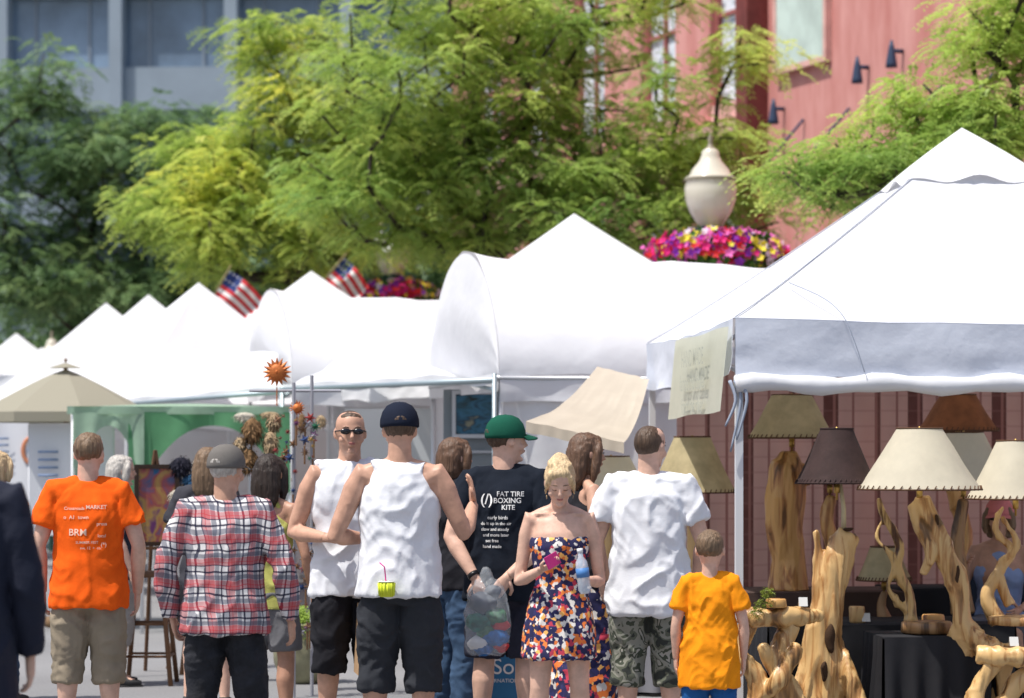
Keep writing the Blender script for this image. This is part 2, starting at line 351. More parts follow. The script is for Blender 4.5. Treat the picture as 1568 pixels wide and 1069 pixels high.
    if bottom:
        bk,bmt,hz=bottom; g=MB()
        g.tube([(0,0,.79),(0,0,.84),(0,-.004,.90),(0,0,.94),(0,0,.96)],[(.14*b,.11*b),(.166*b,.118*b),(.168*b,.120*b),(.156*b,.108*b),(.145*b,.10*b)],20)
        if bk=='skirt':
            g.tube([(0,0,.95),(0,0,.8),(0,0,.5),(0,0,hz)],[(.17,.12),(.19,.14),(.22,.18),(.26,.22)],24)
        else:
            for s in(1,-1):
                hi=V(hip[s]);kk=V(kn[s]);a=V(an[s])
                lse=.024 if bk=='shorts' else .015
                pts=[hi+V((0,0,.02)),hi-V((0,0,.04)),lerp(hi,kk,.5)]; rr=[.07*lf,.096*lf,.086*lf+lse]
                f=(.9-hz)/.41
                if f<=1: pts.append(lerp(hi,kk,f)); rr.append(.074*lf+lse)
                else:
                    f2=(.49-hz)/.405; pts.append(kk); rr.append(.064*lf+lse)
                    if f2>.4: pts.append(lerp(kk,a,.4)+V((0,-.008,0))); rr.append(.064*lf+lse*.8)
                    pts.append(lerp(kk,a,min(f2,1.05))); rr.append((.062 if bk=='shorts' else .05)*lf+lse)
                g.tube(pts,rr,16)
        gm=remesh(g,.011,3,wr*.8,9,(1,1,1.1),seed=x*3+1,drape=.7,floor=-.005)
        g.obj({'shorts':'shorts','pants':'trousers','skirt':'skirt'}[bk],[bmt],E,me=gm)
    sm=MB()
    for s in(1,-1):
        a=V(an[s]); sm.tube([a+V((0,-.055,-.05)),a+V((0,-.01,-.035)),a+V((s*.01,.08,-.05)),a+V((s*.018,.17,-.06))],[(.04,.03),(.043,.05),(.047,.032),(.034,.02)],12)
        sm.tube([a+V((0,-.06,-.078)),a+V((s*.02,.18,-.078))],[(.045,.008),(.042,.008)],10)
    sm.obj('shoes',[shoes or F((.06,.06,.06))],E)
    return E,to
def printtext(E,to,lines,mat,name='shirt_print'):
    bv=BVHTree.FromPolygons([v.co for v in to.data.vertices],[p.vertices for p in to.data.polygons])
    mb=MB()
    for txt,cx,cz,size in lines:
        cu=bpy.data.curves.new('t','FONT'); cu.body=txt; cu.size=size; cu.align_x='CENTER'; cu.offset=size*.012
        o=bpy.data.objects.new('t',cu); scn.collection.objects.link(o)
        dg=bpy.context.evaluated_depsgraph_get(); me=bpy.data.meshes.new_from_object(o.evaluated_get(dg)); bpy.data.objects.remove(o)
        vs=[]
        for v in me.vertices:
            px,pz=v.co.x+cx,v.co.y+cz
            hit=bv.ray_cast(V((px,-.6,pz)),V((0,1,0)))
            yy=hit[0].y-.0035 if hit[0] else -.1
            vs.append((px,yy,pz))
        mb.add(vs,[tuple(p.vertices) for p in me.polygons])
    mb.obj(name,[mat],E,smooth=False)
WP=M('print_ink',(.75,.75,.74),.7)

ORG=F((.88,.12,.01)); ORG2=F((.88,.29,.01)); WT=F((.76,.775,.81),.02); KHA=F((.27,.225,.165)); BLK=F((.018,.018,.022)); CHAR=F((.035,.038,.045)); JEAN=F((.05,.09,.16),.2); BTEE=F((.012,.016,.025))

E,to=person('man_in_orange_shirt',-2.27,14.0,1.70,6,SK_F,H_LB,bulk=1.04,top=('tee',ORG),bottom=('shorts',KHA,.37),hem=.79,hy=-14,arms=dict(re=(.275,-.03,1.13),rw=(.265,.08,.86),le=(-.27,-.02,1.13),lw=(-.255,.07,.87)),wr=.013)
printtext(E,to,[('Crossroads',-.07,1.33,.024),('MARKET',.05,1.335,.030),('o  A1  town',-.06,1.28,.028),('BRM',-.05,1.19,.052),('press',.08,1.245,.026),('SUMMER FEST',.0,1.145,.020),('ave. 12  +  co.',.02,1.115,.020),('local',.08,1.18,.024),('(*)',.09,1.13,.03)],M('ink_o',(.80,.55,.42),.7))
person('man_in_plaid_shirt',-1.37,12.5,1.615,-4,SK_T,H_GR,bulk=1.11,top=('long',plaid()),bottom=('pants',M('black_denim',(.016,.017,.022),.85,.4,60,.4,10),.02),hem=.80,hy=-22,
       cap=F((.14,.13,.12)),arms=dict(re=(.315,-.05,1.13),rw=(.335,.03,.86),le=(-.315,-.05,1.13),lw=(-.29,.06,.87)),wr=.014,belly=1.02,legs={('kn',1):(.13,.02,.49),('an',1):(.17,-.02,.085),('kn',-1):(-.13,.02,.49),('an',-1):(-.17,-.02,.085)})
person('man_in_sunglasses',-.875,14.1,1.82,-163,SK_T,H_BR,'buzz',bulk=1.03,top=('muscle',WT),bottom=('shorts',BLK,.40),hem=.80,glasses=True,hy=-8,
       arms=dict(re=(.285,-.06,1.12),rw=(.17,.19,1.10),le=(-.27,-.03,1.13),lw=(-.22,.12,.92)),palms={1:(-.2,-.6,-.3),('dir',1):(-.9,.25,.05)},wr=.016)
E8,to8=person('man_in_tank_top',-.573,13.33,1.83,-3,SK_T,H_BR,bulk=1.05,top=('tank',WT),bottom=('shorts',CHAR,.36),hem=.83,hy=8,hp=4,cap=F((.012,.016,.03)),
       arms=dict(le=(-.315,-.04,1.12),lw=(-.19,.19,1.10),re=(.315,.02,1.13),rw=(.345,.22,1.27)),palms={('dir',1):(-.1,.1,.9),1:(-.9,-.2,0),('dir',-1):(.9,.3,.1)},curls=(.25,.6),wr=.015)
person('woman_touching_face',-.34,15.2,1.675,-58,SK_F,H_MB,'bob',True,1.02,top=('tee',F((.02,.02,.025))),bottom=('pants',JEAN,.03),hem=.84,
       arms=dict(re=(.24,.10,1.18),rw=(.12,.19,1.40),le=(-.24,.02,1.14),lw=(-.2,.2,1.05)),palms={('dir',1):(-.25,-.1,.9),1:(-.3,-.9,0)},curls=(.3,.5))
E,to=person('man_in_black_t_shirt',-.04,14.0,1.775,-6,SK_F,H_BR,bulk=1.05,top=('tee',BTEE),bottom=('shorts',F((.03,.032,.05)),.50),hem=.80,hy=-62,cap=F((.01,.08,.05)),
       arms=dict(re=(.27,-.10,1.13),rw=(.04,-.185,.93),le=(-.275,-.10,1.13),lw=(-.13,-.195,.915)),palms={('dir',1):(-.5,-.1,-.7),('dir',-1):(.3,0,-.9),1:(-.2,.9,0),-1:(.2,.9,0)},curls=(.9,.9),watch=-1,wr=.013)
printtext(E,to,[('FAT TIRE',.045,1.345,.036),('BOXING',.03,1.31,.038),('KITE',.035,1.275,.036),('(/)',-.08,1.305,.075),('early birds',-.02,1.225,.026),('do it up in the air',-.03,1.195,.023),('slow and steady',-.035,1.165,.023),('and more later',-.03,1.135,.023),('set free',-.05,1.105,.023),('hand made',-.05,1.075,.023)],WP)
person('woman_in_floral_dress',.235,12.9,1.565,180,SK_F,H_BL,'bun',True,1.0,top=('strapless',floral()),bottom=None,hp=26,wr=.011,
       arms=dict(re=(.225,-.01,1.07),rw=(.10,.215,1.15),le=(-.225,.0,1.07),lw=(-.135,.22,1.09)),palms={('dir',1):(-.6,.5,.25),1:(0,-.2,.95),('dir',-1):(-.1,.6,.3),-1:(.9,.1,0)},curls=(.55,.8),shoes=F((.2,.1,.05)))
person('woman_in_black_top',.41,14.9,1.70,-70,SK_T,H_MB,'long',True,1.0,top=('tank',BLK),bottom=('skirt',floral(30),.1),hem=.85,hp=3)
person('man_in_white_t_shirt',.735,14.0,1.737,-6,SK_F,H_BR,'buzz',bulk=1.10,top=('tee',WT),bottom=('shorts',camo(),.35),hem=.735,hy=-28,arms=dict(re=(.29,0,1.12),rw=(.25,.16,.93),le=(-.285,.0,1.13),lw=(-.27,.14,.9)),wr=.017)
person('boy_in_orange_shirt',.977,12.9,1.17,-4,SK_F,H_LB,bulk=.93,headsc=1.28,top=('tee',ORG2),bottom=('shorts',F((.02,.10,.30)),.45),hem=.66,hy=-6,arms=dict(re=(.25,-.02,1.12),rw=(.25,.04,.86),le=(-.25,-.02,1.12),lw=(-.25,.04,.86)),wr=.017,loose=.16)
person('woman_with_grey_hair',-2.69,17.9,1.57,-75,SK_F,H_GR,'bob',True,1.0,top=('tee',F((.03,.04,.06))),bottom=('pants',F((.3,.28,.26)),.3),hem=.8)
person('man_in_navy_jacket',-1.94,9.0,1.76,12,SK_F,H_DK,bulk=1.10,top=('long',M('navy_jacket',(.010,.013,.028),.8,.2,60)),bottom=('pants',BLK,.03),hem=.74,detail=True,wr=.010)
person('woman_with_blonde_hair',-3.30,16.7,1.60,-30,SK_F,H_BL,'bob',True,1,top=('tee',F((.05,.06,.09))),bottom=('pants',JEAN,.03),detail=False)
person('woman_in_yellow_top',-1.36,14.6,1.58,-20,SK_D,H_DK,'long',True,1,top=('tank',F((.42,.42,.12))),bottom=('shorts',F((.15,.15,.16)),.55),detail=False)
person('woman_with_brown_hair',-1.90,16.3,1.62,-10,SK_F,H_LB,'long',True,1,top=('tee',F((.05,.05,.06))),bottom=('shorts',BLK,.5),detail=False)
person('seated_vendor_woman',3.06,16.4,1.66,-195,SK_D,H_LB,'bob',True,1.02,top=('tank',F((.22,.28,.45))),bottom=('shorts',F((.1,.1,.12)),.5),glasses=True,cap=F((.6,.2,.2)),dz=-.37,
    legs={('kn',1):(.13,.42,.90),('kn',-1):(-.13,.42,.90),('an',1):(.13,.42,.50),('an',-1):(-.13,.42,.50)},arms=dict(re=(.25,.05,1.12),rw=(.2,.2,1.3),le=(-.25,.05,1.12),lw=(-.15,.3,1.05)),detail=False)
c=MB()
for sx in(-.22,.22):
    for sy in(-.2,.2): c.tube([(sx,sy,0),(sx,sy,.44)],.014,8)
    c.tube([(sx,.2,.4),(sx,.26,.85)],.014,8)
c.box((0,0,.43),(.46,.42,.03)); c.grid(lambda u,v:(-.22+.44*u,.22+.05*v,.5+.32*v),4,4)
o=c.obj('folding_chair',[M('chair_canvas',(.02,.03,.05),.8)]); o.location=(3.06,16.5,0)

# props held ---------------------------------------------------------------
b=MB(); b.tube([(0,0,0),(0,0,.02),(0,0,.13),(0,0,.155),(0,0,.18),(0,0,.2),(0,0,.205)],[.02,.031,.031,.028,.013,.013,.008],16)
b.tube([(0,0,.20),(0,0,.22)],.0145,12,mi=1); b.tube([(0,0,.08),(0,0,.125)],.032,16,mi=2)
pet,t,bb,o_=nt('clear_bottle'); bb.inputs['Base Color'].default_value=(.75,.82,.9,1); bb.inputs['Roughness'].default_value=.1
tr=t.nodes.new('ShaderNodeBsdfTransparent'); mx=t.nodes.new('ShaderNodeMixShader'); mx.inputs[0].default_value=.5
t.links.new(tr.outputs[0],mx.inputs[1]); t.links.new(bb.outputs[0],mx.inputs[2]); t.links.new(mx.outputs[0],o_.inputs[0])
o=b.obj('water_bottle',[pet,M('cap_w',(.8,.8,.8),.5),M('label_blue',(.08,.22,.5),.5)]); o.location=(.235+.118,12.9-.29,.915); o.rotation_euler=(0,-.12,0)
b=MB(); b.box((0,0,0),(.062,.010,.115)); b.box((0,0.0055,0),(.054,.002,.10),1)
o=b.obj('pink_phone',[M('phone_case',(.50,.02,.18),.4),DARK],smooth=False); o.location=(.195,12.9-.285,1.075); o.rotation_euler=(-.9,1.15,.1)
md=o.modifiers.new('b','BEVEL'); md.width=.004
b=MB(); b.tube([(0,0,0),(0,0,.075)],[.034,.040],20); 
for i in range(14):
    a=i*2*math.pi/14; b.tube([(.037*math.cos(a),.037*math.sin(a),.005),(.042*math.cos(a),.042*math.sin(a),.07)],.004,6,mi=0)
b.tube([(0,0,.075),(0,0,.078)],[.043,.043],20,mi=1); b.tube([(0,0,.04),(-.01,-.005,.15),(-.035,-.01,.172)],.0035,8,mi=2)
o=b.obj('yellow_drink_cup',[M('neon_yellow',(.70,.78,.05),.5),M('lid',(.8,.8,.75),.4),M('straw_pink',(.8,.03,.3),.4)]); o.location=(-.63,13.12,.872)
def bagmesh():
    g=MB(); g.tube(*sp([(0,0,.45),(0,0,.40),(0,0,.34),(0,0,.22),(0,0,.06),(0,0,0)],[.02,.04,.095,.118,.12,.08],4),20); return remesh(g,.01,2,.014,11,(1,1,.6))
E=empty('plastic_shopping_bag',(-.13,13.69,.54))
pm,t,bb,o_=nt('thin_plastic'); bb.inputs['Base Color'].default_value=(.75,.8,.85,1); bb.inputs['Roughness'].default_value=.12
tr=t.nodes.new('ShaderNodeBsdfTransparent'); mx=t.nodes.new('ShaderNodeMixShader'); mx.inputs[0].default_value=.20
t.links.new(tr.outputs[0],mx.inputs[1]); t.links.new(bb.outputs[0],mx.inputs[2]); t.links.new(mx.outputs[0],o_.inputs[0])
MB().obj('bag_film',[pm],E,me=bagmesh())
g=MB(); 
for (cx,cz,r,mi) in ((-.02,.27,.07,4),(.04,.20,.06,0),(-.045,.17,.065,1),(.04,.09,.065,2),(-.04,.06,.055,5),(.07,.04,.04,3),(.0,.12,.05,0),(-.02,.03,.05,2),(.03,.33,.04,4),(.07,.15,.045,3)):
    g.ell((cx,0,cz),(r*1.1,r*.8,r*.8),12,8,mi)
g.v=[tuple(V(p)+noise.noise_vector(V(p)*25)*.018) for p in g.v]
g.obj('contents',[M('c1',(.06,.16,.08),.7,var=.5,vscale=30),M('c2',(.02,.14,.10),.6,var=.5,vscale=30),M('c3',(.02,.12,.35),.6,var=.4,vscale=30),M('c4',(.5,.03,.03),.6),M('c5',(.10,.11,.13),.6),M('c6',(.7,.7,.7),.6)],E)
g=MB(); g.grid(lambda u,v:(-.05+.1*u,-.1,.37*v+.003*math.sin(9*v)),4,6)
g.grid(lambda u,v:(.05+.02*math.sin(math.pi*u)*(1-v),-.1+.26*u,.37*v),4,6); g.grid(lambda u,v:(-.05,.16-.26*u,.37*v),4,6); g.grid(lambda u,v:(.05-.1*u,.16,.37*v),4,6); g.grid(lambda u,v:(-.05+.1*u,-.1+.26*v,0),2,2)
g.tube(*sp([(-.02,-.1,.36),(-.01,-.08,.44),(.0,.0,.46),(.0,.12,.44),(0,.16,.36)],[.004]*5,4),6)
o=g.obj('paper_bag',[M('kraft',(.42,.27,.15),.85,.3,30,.1,8)]); o.location=(-.775,13.85,.42); o.rotation_euler=(0,.05,.15)

# ------------------------------------------------------------------ tents
WC=M('white_canvas',(.77,.78,.81),.8,.35,1.5,.015,3,transl=.20,spec=.2,bdist=.10)
WC2=M('white_canvas_far',(.76,.77,.79),.8,.25,2.0,.015,3,transl=.18,bdist=.07)
GREYC=M('shaded_valance_canvas',(.66,.70,.79),.75,.35,4.0,.02,3,transl=.12,bdist=.04)  # white tent cloth again, tinted blue-grey to paint in the valance's shade
PIPE=M('aluminium_pipe',(.55,.56,.58),.4,metal=.7)
WPOLE=M('white_pole',(.7,.71,.73),.4)
SEAM=M('seam_tape',(.50,.53,.60),.8)
BEIGE=M('beige_canvas',(.60,.53,.43),.85,.3,4,.04,3,transl=.3)
def rotp(x,y,a): return (x*math.cos(a)-y*math.sin(a), x*math.sin(a)+y*math.cos(a))
def ridge(p): return abs(noise.noise(p))
def canopy(name,cx,cy,size,rot,eave,peak,val=.28,sag=.10,mat=WC2,capk=0,walls=(),vmat=None,legr=.018,N=16,pw=1.12,seams=False):
    E=empty(name,(cx,cy,0),R(rot)); h=size/2; mb=MB()
    cs=[(-h,-h),(h,-h),(h,h),(-h,h)]
    def nz(x,y): return .014*noise.noise(V((x*1.7+cx,y*1.7+cy,1)))-.022*ridge(V((x*1.6+cx,y*1.6,3)))
    for i in range(4):
        a=V(cs[i]+(0,));b_=V(cs[(i+1)%4]+(0,))
        def f(u,v,a=a,b_=b_):
            e=a.lerp(b_,u); p=e*(1-v); q=2*u-1
            fold=.022*noise.noise(V((u*14+i*3,v*1.2,cx)))*(1-v)*(v**.5)*2-.02*ridge(V((u*7+v*3,v*4,cx+i)))*(1-v)
            z=eave+(peak-eave)*(v**pw)-sag*math.sin(math.pi*min(1,v*1.0))*(1-q*q)*(1-v)*1.4-.03*(1-q*q)*(1-v)+nz(e.x*(1-v),e.y*(1-v))*(1-v)*(1-q*q*.6)+fold*(1-q*q)
            return (p.x,p.y,z)
        mb.grid(f,N,N)
        nrm=V(((a+b_)/2)).normalized()
        def g(u,v,a=a,b_=b_,nrm=nrm):
            e=a.lerp(b_,u); q=2*u-1; rp=(.014*math.sin(u*23+i)+.03*noise.noise(V((u*6,v*1.5,i+cx)))-.03*ridge(V((u*9+v*2,v*2,i))))*v
            p=e+nrm*(.012+rp); return (p.x,p.y,eave-.03*(1-q*q)+nz(e.x,e.y)*(1-q*q*.6)-val*v-.010*v*math.sin(u*19+i*2))
        mb.grid(g,60,8,1)
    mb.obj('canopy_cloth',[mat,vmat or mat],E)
    if capk:
        mc=MB()
        for i in range(4):
            a=V(cs[i]+(0,))*capk;b_=V(cs[(i+1)%4]+(0,))*capk; z0=eave+(peak-eave)*((1-capk)**pw)
            def f(u,v,a=a,b_=b_):
                e=a.lerp(b_,u); p=e*(1-v); q=2*u-1
                return (p.x*1.03,p.y*1.03,z0+.03+(peak+.03-z0)*(v**.98)+ .03*(1-q*q)*(1-v)*math.cos(q*6)-.03*(1-v)**3)
            mc.grid(f,20,8)
        mc.obj('vent_cap',[mat],E)
    fr=MB()
    for x_,y_ in cs:
        fr.box((x_*.985,y_*.985,eave/2-.02),(legr*2,legr*2,eave-.04))
    for i in range(4):
        a=V(cs[i]+(0,))*.985;b_=V(cs[(i+1)%4]+(0,))*.985
        for k in range(2):
            p=a.lerp(b_,k/2);q=a.lerp(b_,(k+1)/2)
            fr.tube([p+V((0,0,eave-.08)),q+V((0,0,eave-.32))],legr*.6,6); fr.tube([p+V((0,0,eave-.32)),q+V((0,0,eave-.08))],legr*.6,6)
    fr.obj('frame',[WPOLE],E,smooth=False)
    if seams:
        sm=MB()
        for x_,y_ in cs:
            pts=[(x_*(1-v),y_*(1-v),eave+(peak-eave)*(v**pw)+.006) for v in [j/12 for j in range(12)]]
            sm.tube(pts,.0045,6)
        for i in range(4):
            a=V(cs[i]+(0,))*1.003;b_=V(cs[(i+1)%4]+(0,))*1.003
            sm.tube([(a.lerp(b_,j/24).x,a.lerp(b_,j/24).y,eave-.03*(1-(2*j/24-1)**2)+nz(a.lerp(b_,j/24).x,a.lerp(b_,j/24).y)*(1-.6*(2*j/24-1)**2)+.002) for j in range(25)],.005,6)
        sm.obj('seams',[SEAM],E)
    for (i,z0,m) in walls:
        a=V(cs[i]+(0,));b_=V(cs[(i+1)%4]+(0,)); w=MB()
        w.grid(lambda u,v:tuple(a.lerp(b_,u)*.97+V((0,.03*math.sin(u*30)*v,eave-.05-(eave-.05-z0)*v))),40,6); w.obj('side_wall',[m],E)
    return E
RT=5; rt=R(RT); hw=1.85
ox,oy=rotp(hw,hw,rt); C=(1.285+ox+.03,15.4+oy)
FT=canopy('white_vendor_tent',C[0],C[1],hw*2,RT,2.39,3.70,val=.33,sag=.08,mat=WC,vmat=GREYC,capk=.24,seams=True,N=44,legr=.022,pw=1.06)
g=MB(); pts=[(-hw+2*hw*i/36,-hw-.02+.01*math.sin(i),2.0+.012*math.sin(i*.9)) for i in range(37)]; g.tube(pts,[.052+.008*math.sin(i*1.7) for i in range(37)],12)
g.obj('rolled_side_wall',[WC],FT)
BN=empty('hanging_banner_sign',(C[0],C[1],0),rt)
g=MB(); g.grid(lambda u,v:(-hw-.035-.05*v,-hw+.02+2.1*u,2.34-.50*v-.02*u*v+.006*math.sin(u*9+v*3)),24,10)
g.obj('banner_sheet',[M('cream_vinyl',(.70,.70,.57),.6,.2,4,.04,4,transl=.4)],BN)
cu=bpy.data.curves.new('lettering','FONT'); cu.body='HAND MADE\nlamps and tables\nfrom the river'; cu.size=.15; cu.align_x='CENTER'; cu.offset=.001
o=bpy.data.objects.new('lettering',cu); o.rotation_euler=(R(90),0,R(-90)); o.location=(-hw-.10,-hw+1.0,2.14); o.parent=BN; cu.materials.append(M('faded_ink',(.46,.47,.38),.7)); scn.collection.objects.link(o)
g=MB()
for (x_,y_,l) in ((-hw,-hw,.35),(-hw+.03,-hw-.03,.28),(-hw-.03,-hw+.01,.2)): g.tube(*sp([(x_,y_,2.02),(x_+.03,y_-.03,1.9),(x_-.03,y_-.02,1.95-l)],[.012,.01,.006],4),6)
g.tube(*sp([(-hw+.38,-hw+.30,2.62),(-hw+.55,-hw+.10,2.515),(-hw+.64,-hw-.035,2.40),(-hw+.70,-hw-.07,2.25),(-hw+.76,-hw-.07,2.07)],[.003]*5,5),6)
g.obj('tie_straps',[M('strap',(.3,.34,.42),.8)],FT)
def curtmat():
    m,t,b_,o=nt('striped_curtain'); b_.inputs['Roughness'].default_value=.9
    tc=t.nodes.new('ShaderNodeTexCoord'); s_=t.nodes.new('ShaderNodeSeparateXYZ'); t.links.new(tc.outputs['Object'],s_.inputs[0])
    def st(off,per,w): return mathn(t,'LESS_THAN',mathn(t,'FRACT',mathn(t,'ADD',mathn(t,'MULTIPLY',s_.outputs[0],1/per),50+off)),w)
    c=mixc(t,st(0,.62,.16),(.60,.39,.34),(.10,.035,.03)); c=mixc(t,st(.4,.62,.06),c,(.12,.05,.04)); c=mixc(t,st(.6,.155,.12),c,(.30,.14,.12))
    wv=mathn(t,'LESS_THAN',mathn(t,'FRACT',mathn(t,'MULTIPLY',s_.outputs[2],9)),.14); c=mixc(t,mathn(t,'MULTIPLY',wv,.25),c,(.30,.15,.13))
    n=t.nodes.new('ShaderNodeTexNoise'); n.inputs['Scale'].default_value=6; t.links.new(tc.outputs['Object'],n.inputs['Vector'])
    c=mixc(t,mathn(t,'MULTIPLY',n.outputs['Fac'],.35),c,(.36,.20,.18)); t.links.new(c,b_.inputs['Base Color'])
    tn=t.nodes.new('ShaderNodeBsdfTranslucent'); t.links.new(c,tn.inputs[0]); mx=t.nodes.new('ShaderNodeMixShader'); mx.inputs[0].default_value=.4
    t.links.new(b_.outputs[0],mx.inputs[1]); t.links.new(tn.outputs[0],mx.inputs[2]); t.links.new(mx.outputs[0],o.inputs[0]); return m
g=MB(); g.grid(lambda u,v:(-hw+.16+(2*hw-.2)*u,hw-.35+.035*math.sin(u*70+2*noise.noise(V((u*6,0,0))))+.02*math.sin(u*37),2.2-2.15*v),240,6); g.obj('curtain',[curtmat()],FT)
canopy('white_vendor_tent',.60,25.2,3.8,22,2.40,3.90,sag=.06,walls=((2,.1,WC2),),N=28)
canopy('white_vendor_tent',-2.35,30.6,3.0,24,2.5,3.72,sag=.08,walls=((2,.1,WC2),))
canopy('white_vendor_tent',-3.55,29.6,2.9,30,2.15,3.52,sag=.10,N=24)
canopy('white_vendor_tent',-4.62,33.2,3.0,24,2.2,3.60,sag=.10,N=20)
canopy('white_vendor_tent',-5.5,35.4,3.0,20,2.3,3.62,sag=.10)
canopy('white_vendor_tent',-8.35,44,3.0,24,2.3,3.6,sag=.1,walls=((0,.3,WC2),))
canopy('white_vendor_tent',-7.2,40,3.0,24,2.1,3.2,sag=.1)
canopy('white_vendor_tent',-11.2,52,3.0,24,2.3,3.6,sag=.1)
def barrel(name,x,y,rot,width,length,eave,ridge_,walls=True):
    E=empty(name,(x,y,0),R(rot)); g=MB(); rise=ridge_-eave
    def prof(v):
        a=math.pi*v; c=math.cos(a); s=math.sin(a)
        return (width/2-width/2*(abs(c)**1.0)*(1 if c>0 else -1), eave+rise*(s**1.08))
    def f(u,v):
        yy,zz=prof(v); k=math.sin(math.pi*v)
        w=.025*noise.noise(V((u*2.6,v*4,x)))-.045*ridge(V((u*3+v*2,v*4-u*2,x)))*k-.012*ridge(V((u*9,v*8+u*4,x+5)))
        ends=.04*math.exp(-u*9)*k
        return (length*u,yy,zz+w+ends-.05*math.sin(math.pi*((u*2)%1))*k)
    g.grid(f,70,56)
    n=28
    g.grid(lambda u,v:(-.004-.07*math.sin(math.pi*u)*math.sin(math.pi*v)+.02*noise.noise(V((u*4,v*3,x)))*math.sin(math.pi*v),prof(u)[0],eave+(prof(u)[1]+.02*math.sin(math.pi*u)-eave)*v),n,14)
    g.grid(lambda u,v:(length*u,-.01+.02*math.sin(u*25)*v+.03*noise.noise(V((u*8,v,2)))*v,eave-.20*v+.01*math.sin(u*17)*v),60,4)
    g.grid(lambda u,v:(-.01+.012*math.sin(u*25)*v,width*u,eave-.12*v),30,4)
    if walls:
        g.grid(lambda u,v:(.01+length*u,.02+.04*math.sin(u*22+v)+.02*math.sin(u*51),eave-.15-(eave-.25)*v),90,8,1)
        g.grid(lambda u,v:(length*u,width-.02,eave-.1-(eave-.2)*v),10,4,1)
    g.obj('canopy_cloth',[WC,WC2],E)
    fr=MB()
    for px_ in(.02,length-.02):
        for py_ in(.03,width-.03): fr.tube([(px_,py_,0),(px_,py_,eave)],.02,8)
    for py_ in(0,width): fr.tube([(0,py_,eave-.02),(length,py_,eave-.02)],.018,8)
    fr.tube([(0,0,eave-.02),(0,width,eave-.02)],.02,8)
    fr.obj('frame',[PIPE],E); return E
barrel('barrel_roof_booth',-.093,19.45,12,2.9,3.4,2.17,3.16)
barrel('barrel_roof_booth',-2.15,25.6,15,2.7,2.6,2.25,3.24,walls=False)
def awning(name,p,mat=WC,ripple=.03,bar=True):
    a,b_,c,d=[V(q) for q in p]; g=MB()
    g.grid(lambda u,v:tuple((a.lerp(b_,u)).lerp(d.lerp(c,u),v)-V((0,0,.10*math.sin(math.pi*v)*.7+ripple*noise.noise(V((u*6,v*4,a.x)))+ripple*ridge(V((u*9,v*5+u*5,a.x)))*math.sin(math.pi*v)))),50,16)
    g.grid(lambda u,v:tuple(a.lerp(b_,u)-V((0,.02*math.sin(u*40)*v*ripple*25,.07*v+.3*ripple*math.sin(u*33)*v+ripple*noise.noise(V((u*6,0,a.x)))))),40,2)
    E=empty(name); g.obj('awning_cloth',[mat],E)
    if bar:
        f=MB(); f.tube([a-V((0,0,.05)),b_-V((0,0,.05))],.022,10); f.tube([a,(a.x,a.y,0)],.018,8); f.tube([b_,(b_.x,b_.y,0)],.018,8)
        f.tube([a-V((0,0,.12)),d-V((0,0,.1))],.015,8); f.tube([b_-V((0,0,.12)),c-V((0,0,.1))],.015,8)
        f.obj('awning_frame',[M('galvanised_pipe',(.33,.40,.43),.4,metal=.5)],E)
    return E
awning('street_awning',((-.13,19.35,2.18),(-2.1,23.9,2.22),(-1.5,24.9,2.62),(-.66,22.1,2.35)))
awning('street_awning',((-2.12,24.0,2.20),(-4.95,29.0,2.13),(-3.9,29.6,2.75),(-2.35,26.2,2.6)))
awning('beige_awning',((.09,17.0,1.80),(.72,16.8,1.66),(.98,18.7,2.12),(.62,19.0,2.22)),BEIGE,ripple=.008,bar=False)
E=empty('market_umbrella',(-4.1,24,0),R(20)); g=MB(); n=8; pr=.80
for i in range(n):
    a0=2*math.pi*i/n;a1=2*math.pi*(i+1)/n
    g.grid(lambda u,v:((math.cos(a0)*(1-u)+math.cos(a1)*u)*pr*v,(math.sin(a0)*(1-u)+math.sin(a1)*u)*pr*v,2.36-.40*v**1.15),6,8)
    g.grid(lambda u,v:((math.cos(a0)*(1-u)+math.cos(a1)*u)*pr,(math.sin(a0)*(1-u)+math.sin(a1)*u)*pr,1.96-.09*v),6,1)
    g.grid(lambda u,v:((math.cos(a0)*(1-u)+math.cos(a1)*u)*.16*v,(math.sin(a0)*(1-u)+math.sin(a1)*u)*.16*v,2.42-.05*v),3,3)
g.obj('canopy',[M('umbrella_cloth',(.34,.32,.25),.85,transl=.2)],E,smooth=False)
g=MB(); g.tube([(0,0,0),(0,0,2.4)],.02,10); g.ell((0,0,2.44),(.015,.015,.02)); g.box((0,0,.04),(.4,.4,.08)); g.obj('pole',[M('wood_pole',(.2,.12,.06),.6)],E)
E=empty('green_canopy_tent',(-3.85,22.9,0),R(6)); g=MB()
GRN=M('green_fabric',(.12,.32,.16),.8,.3,5,.1,4,transl=.35)
LG=M('pale_green_fabric',(.38,.54,.40),.8,.3,5,.1,4,transl=.35)
g.grid(lambda u,v:(1.95*u-.05,0.0+.02*math.sin(u*20),2.00-.07*v),30,2,1)
def arch(x0,x1,mi):
    def f(u,v):
        q=2*u-1; zb=1.90-.07-.62*(abs(q)**2.2); return (x0+(x1-x0)*u,.01+.03*math.sin(u*18)*v,1.95+(zb-1.95)*v)
    g.grid(f,30,6,mi)
arch(0,.62,1); arch(.55,1.9,0)
g.grid(lambda u,v:(.48+.20*u,.02,1.93-.95*v*(1-.3*u)),4,6)
g.grid(lambda u,v:(1.9*u,2.0*v,2.0+.04*math.sin(math.pi*u)*math.sin(math.pi*v)),12,12,1)
g.obj('canopy_cloth',[GRN,LG],E)
g=MB()
for x_ in(0,.6,1.9):
    for y_ in (0.03,1.95): g.tube([(x_,y_,0),(x_,y_,1.98)],.018,8)
g.obj('frame',[WPOLE],E)

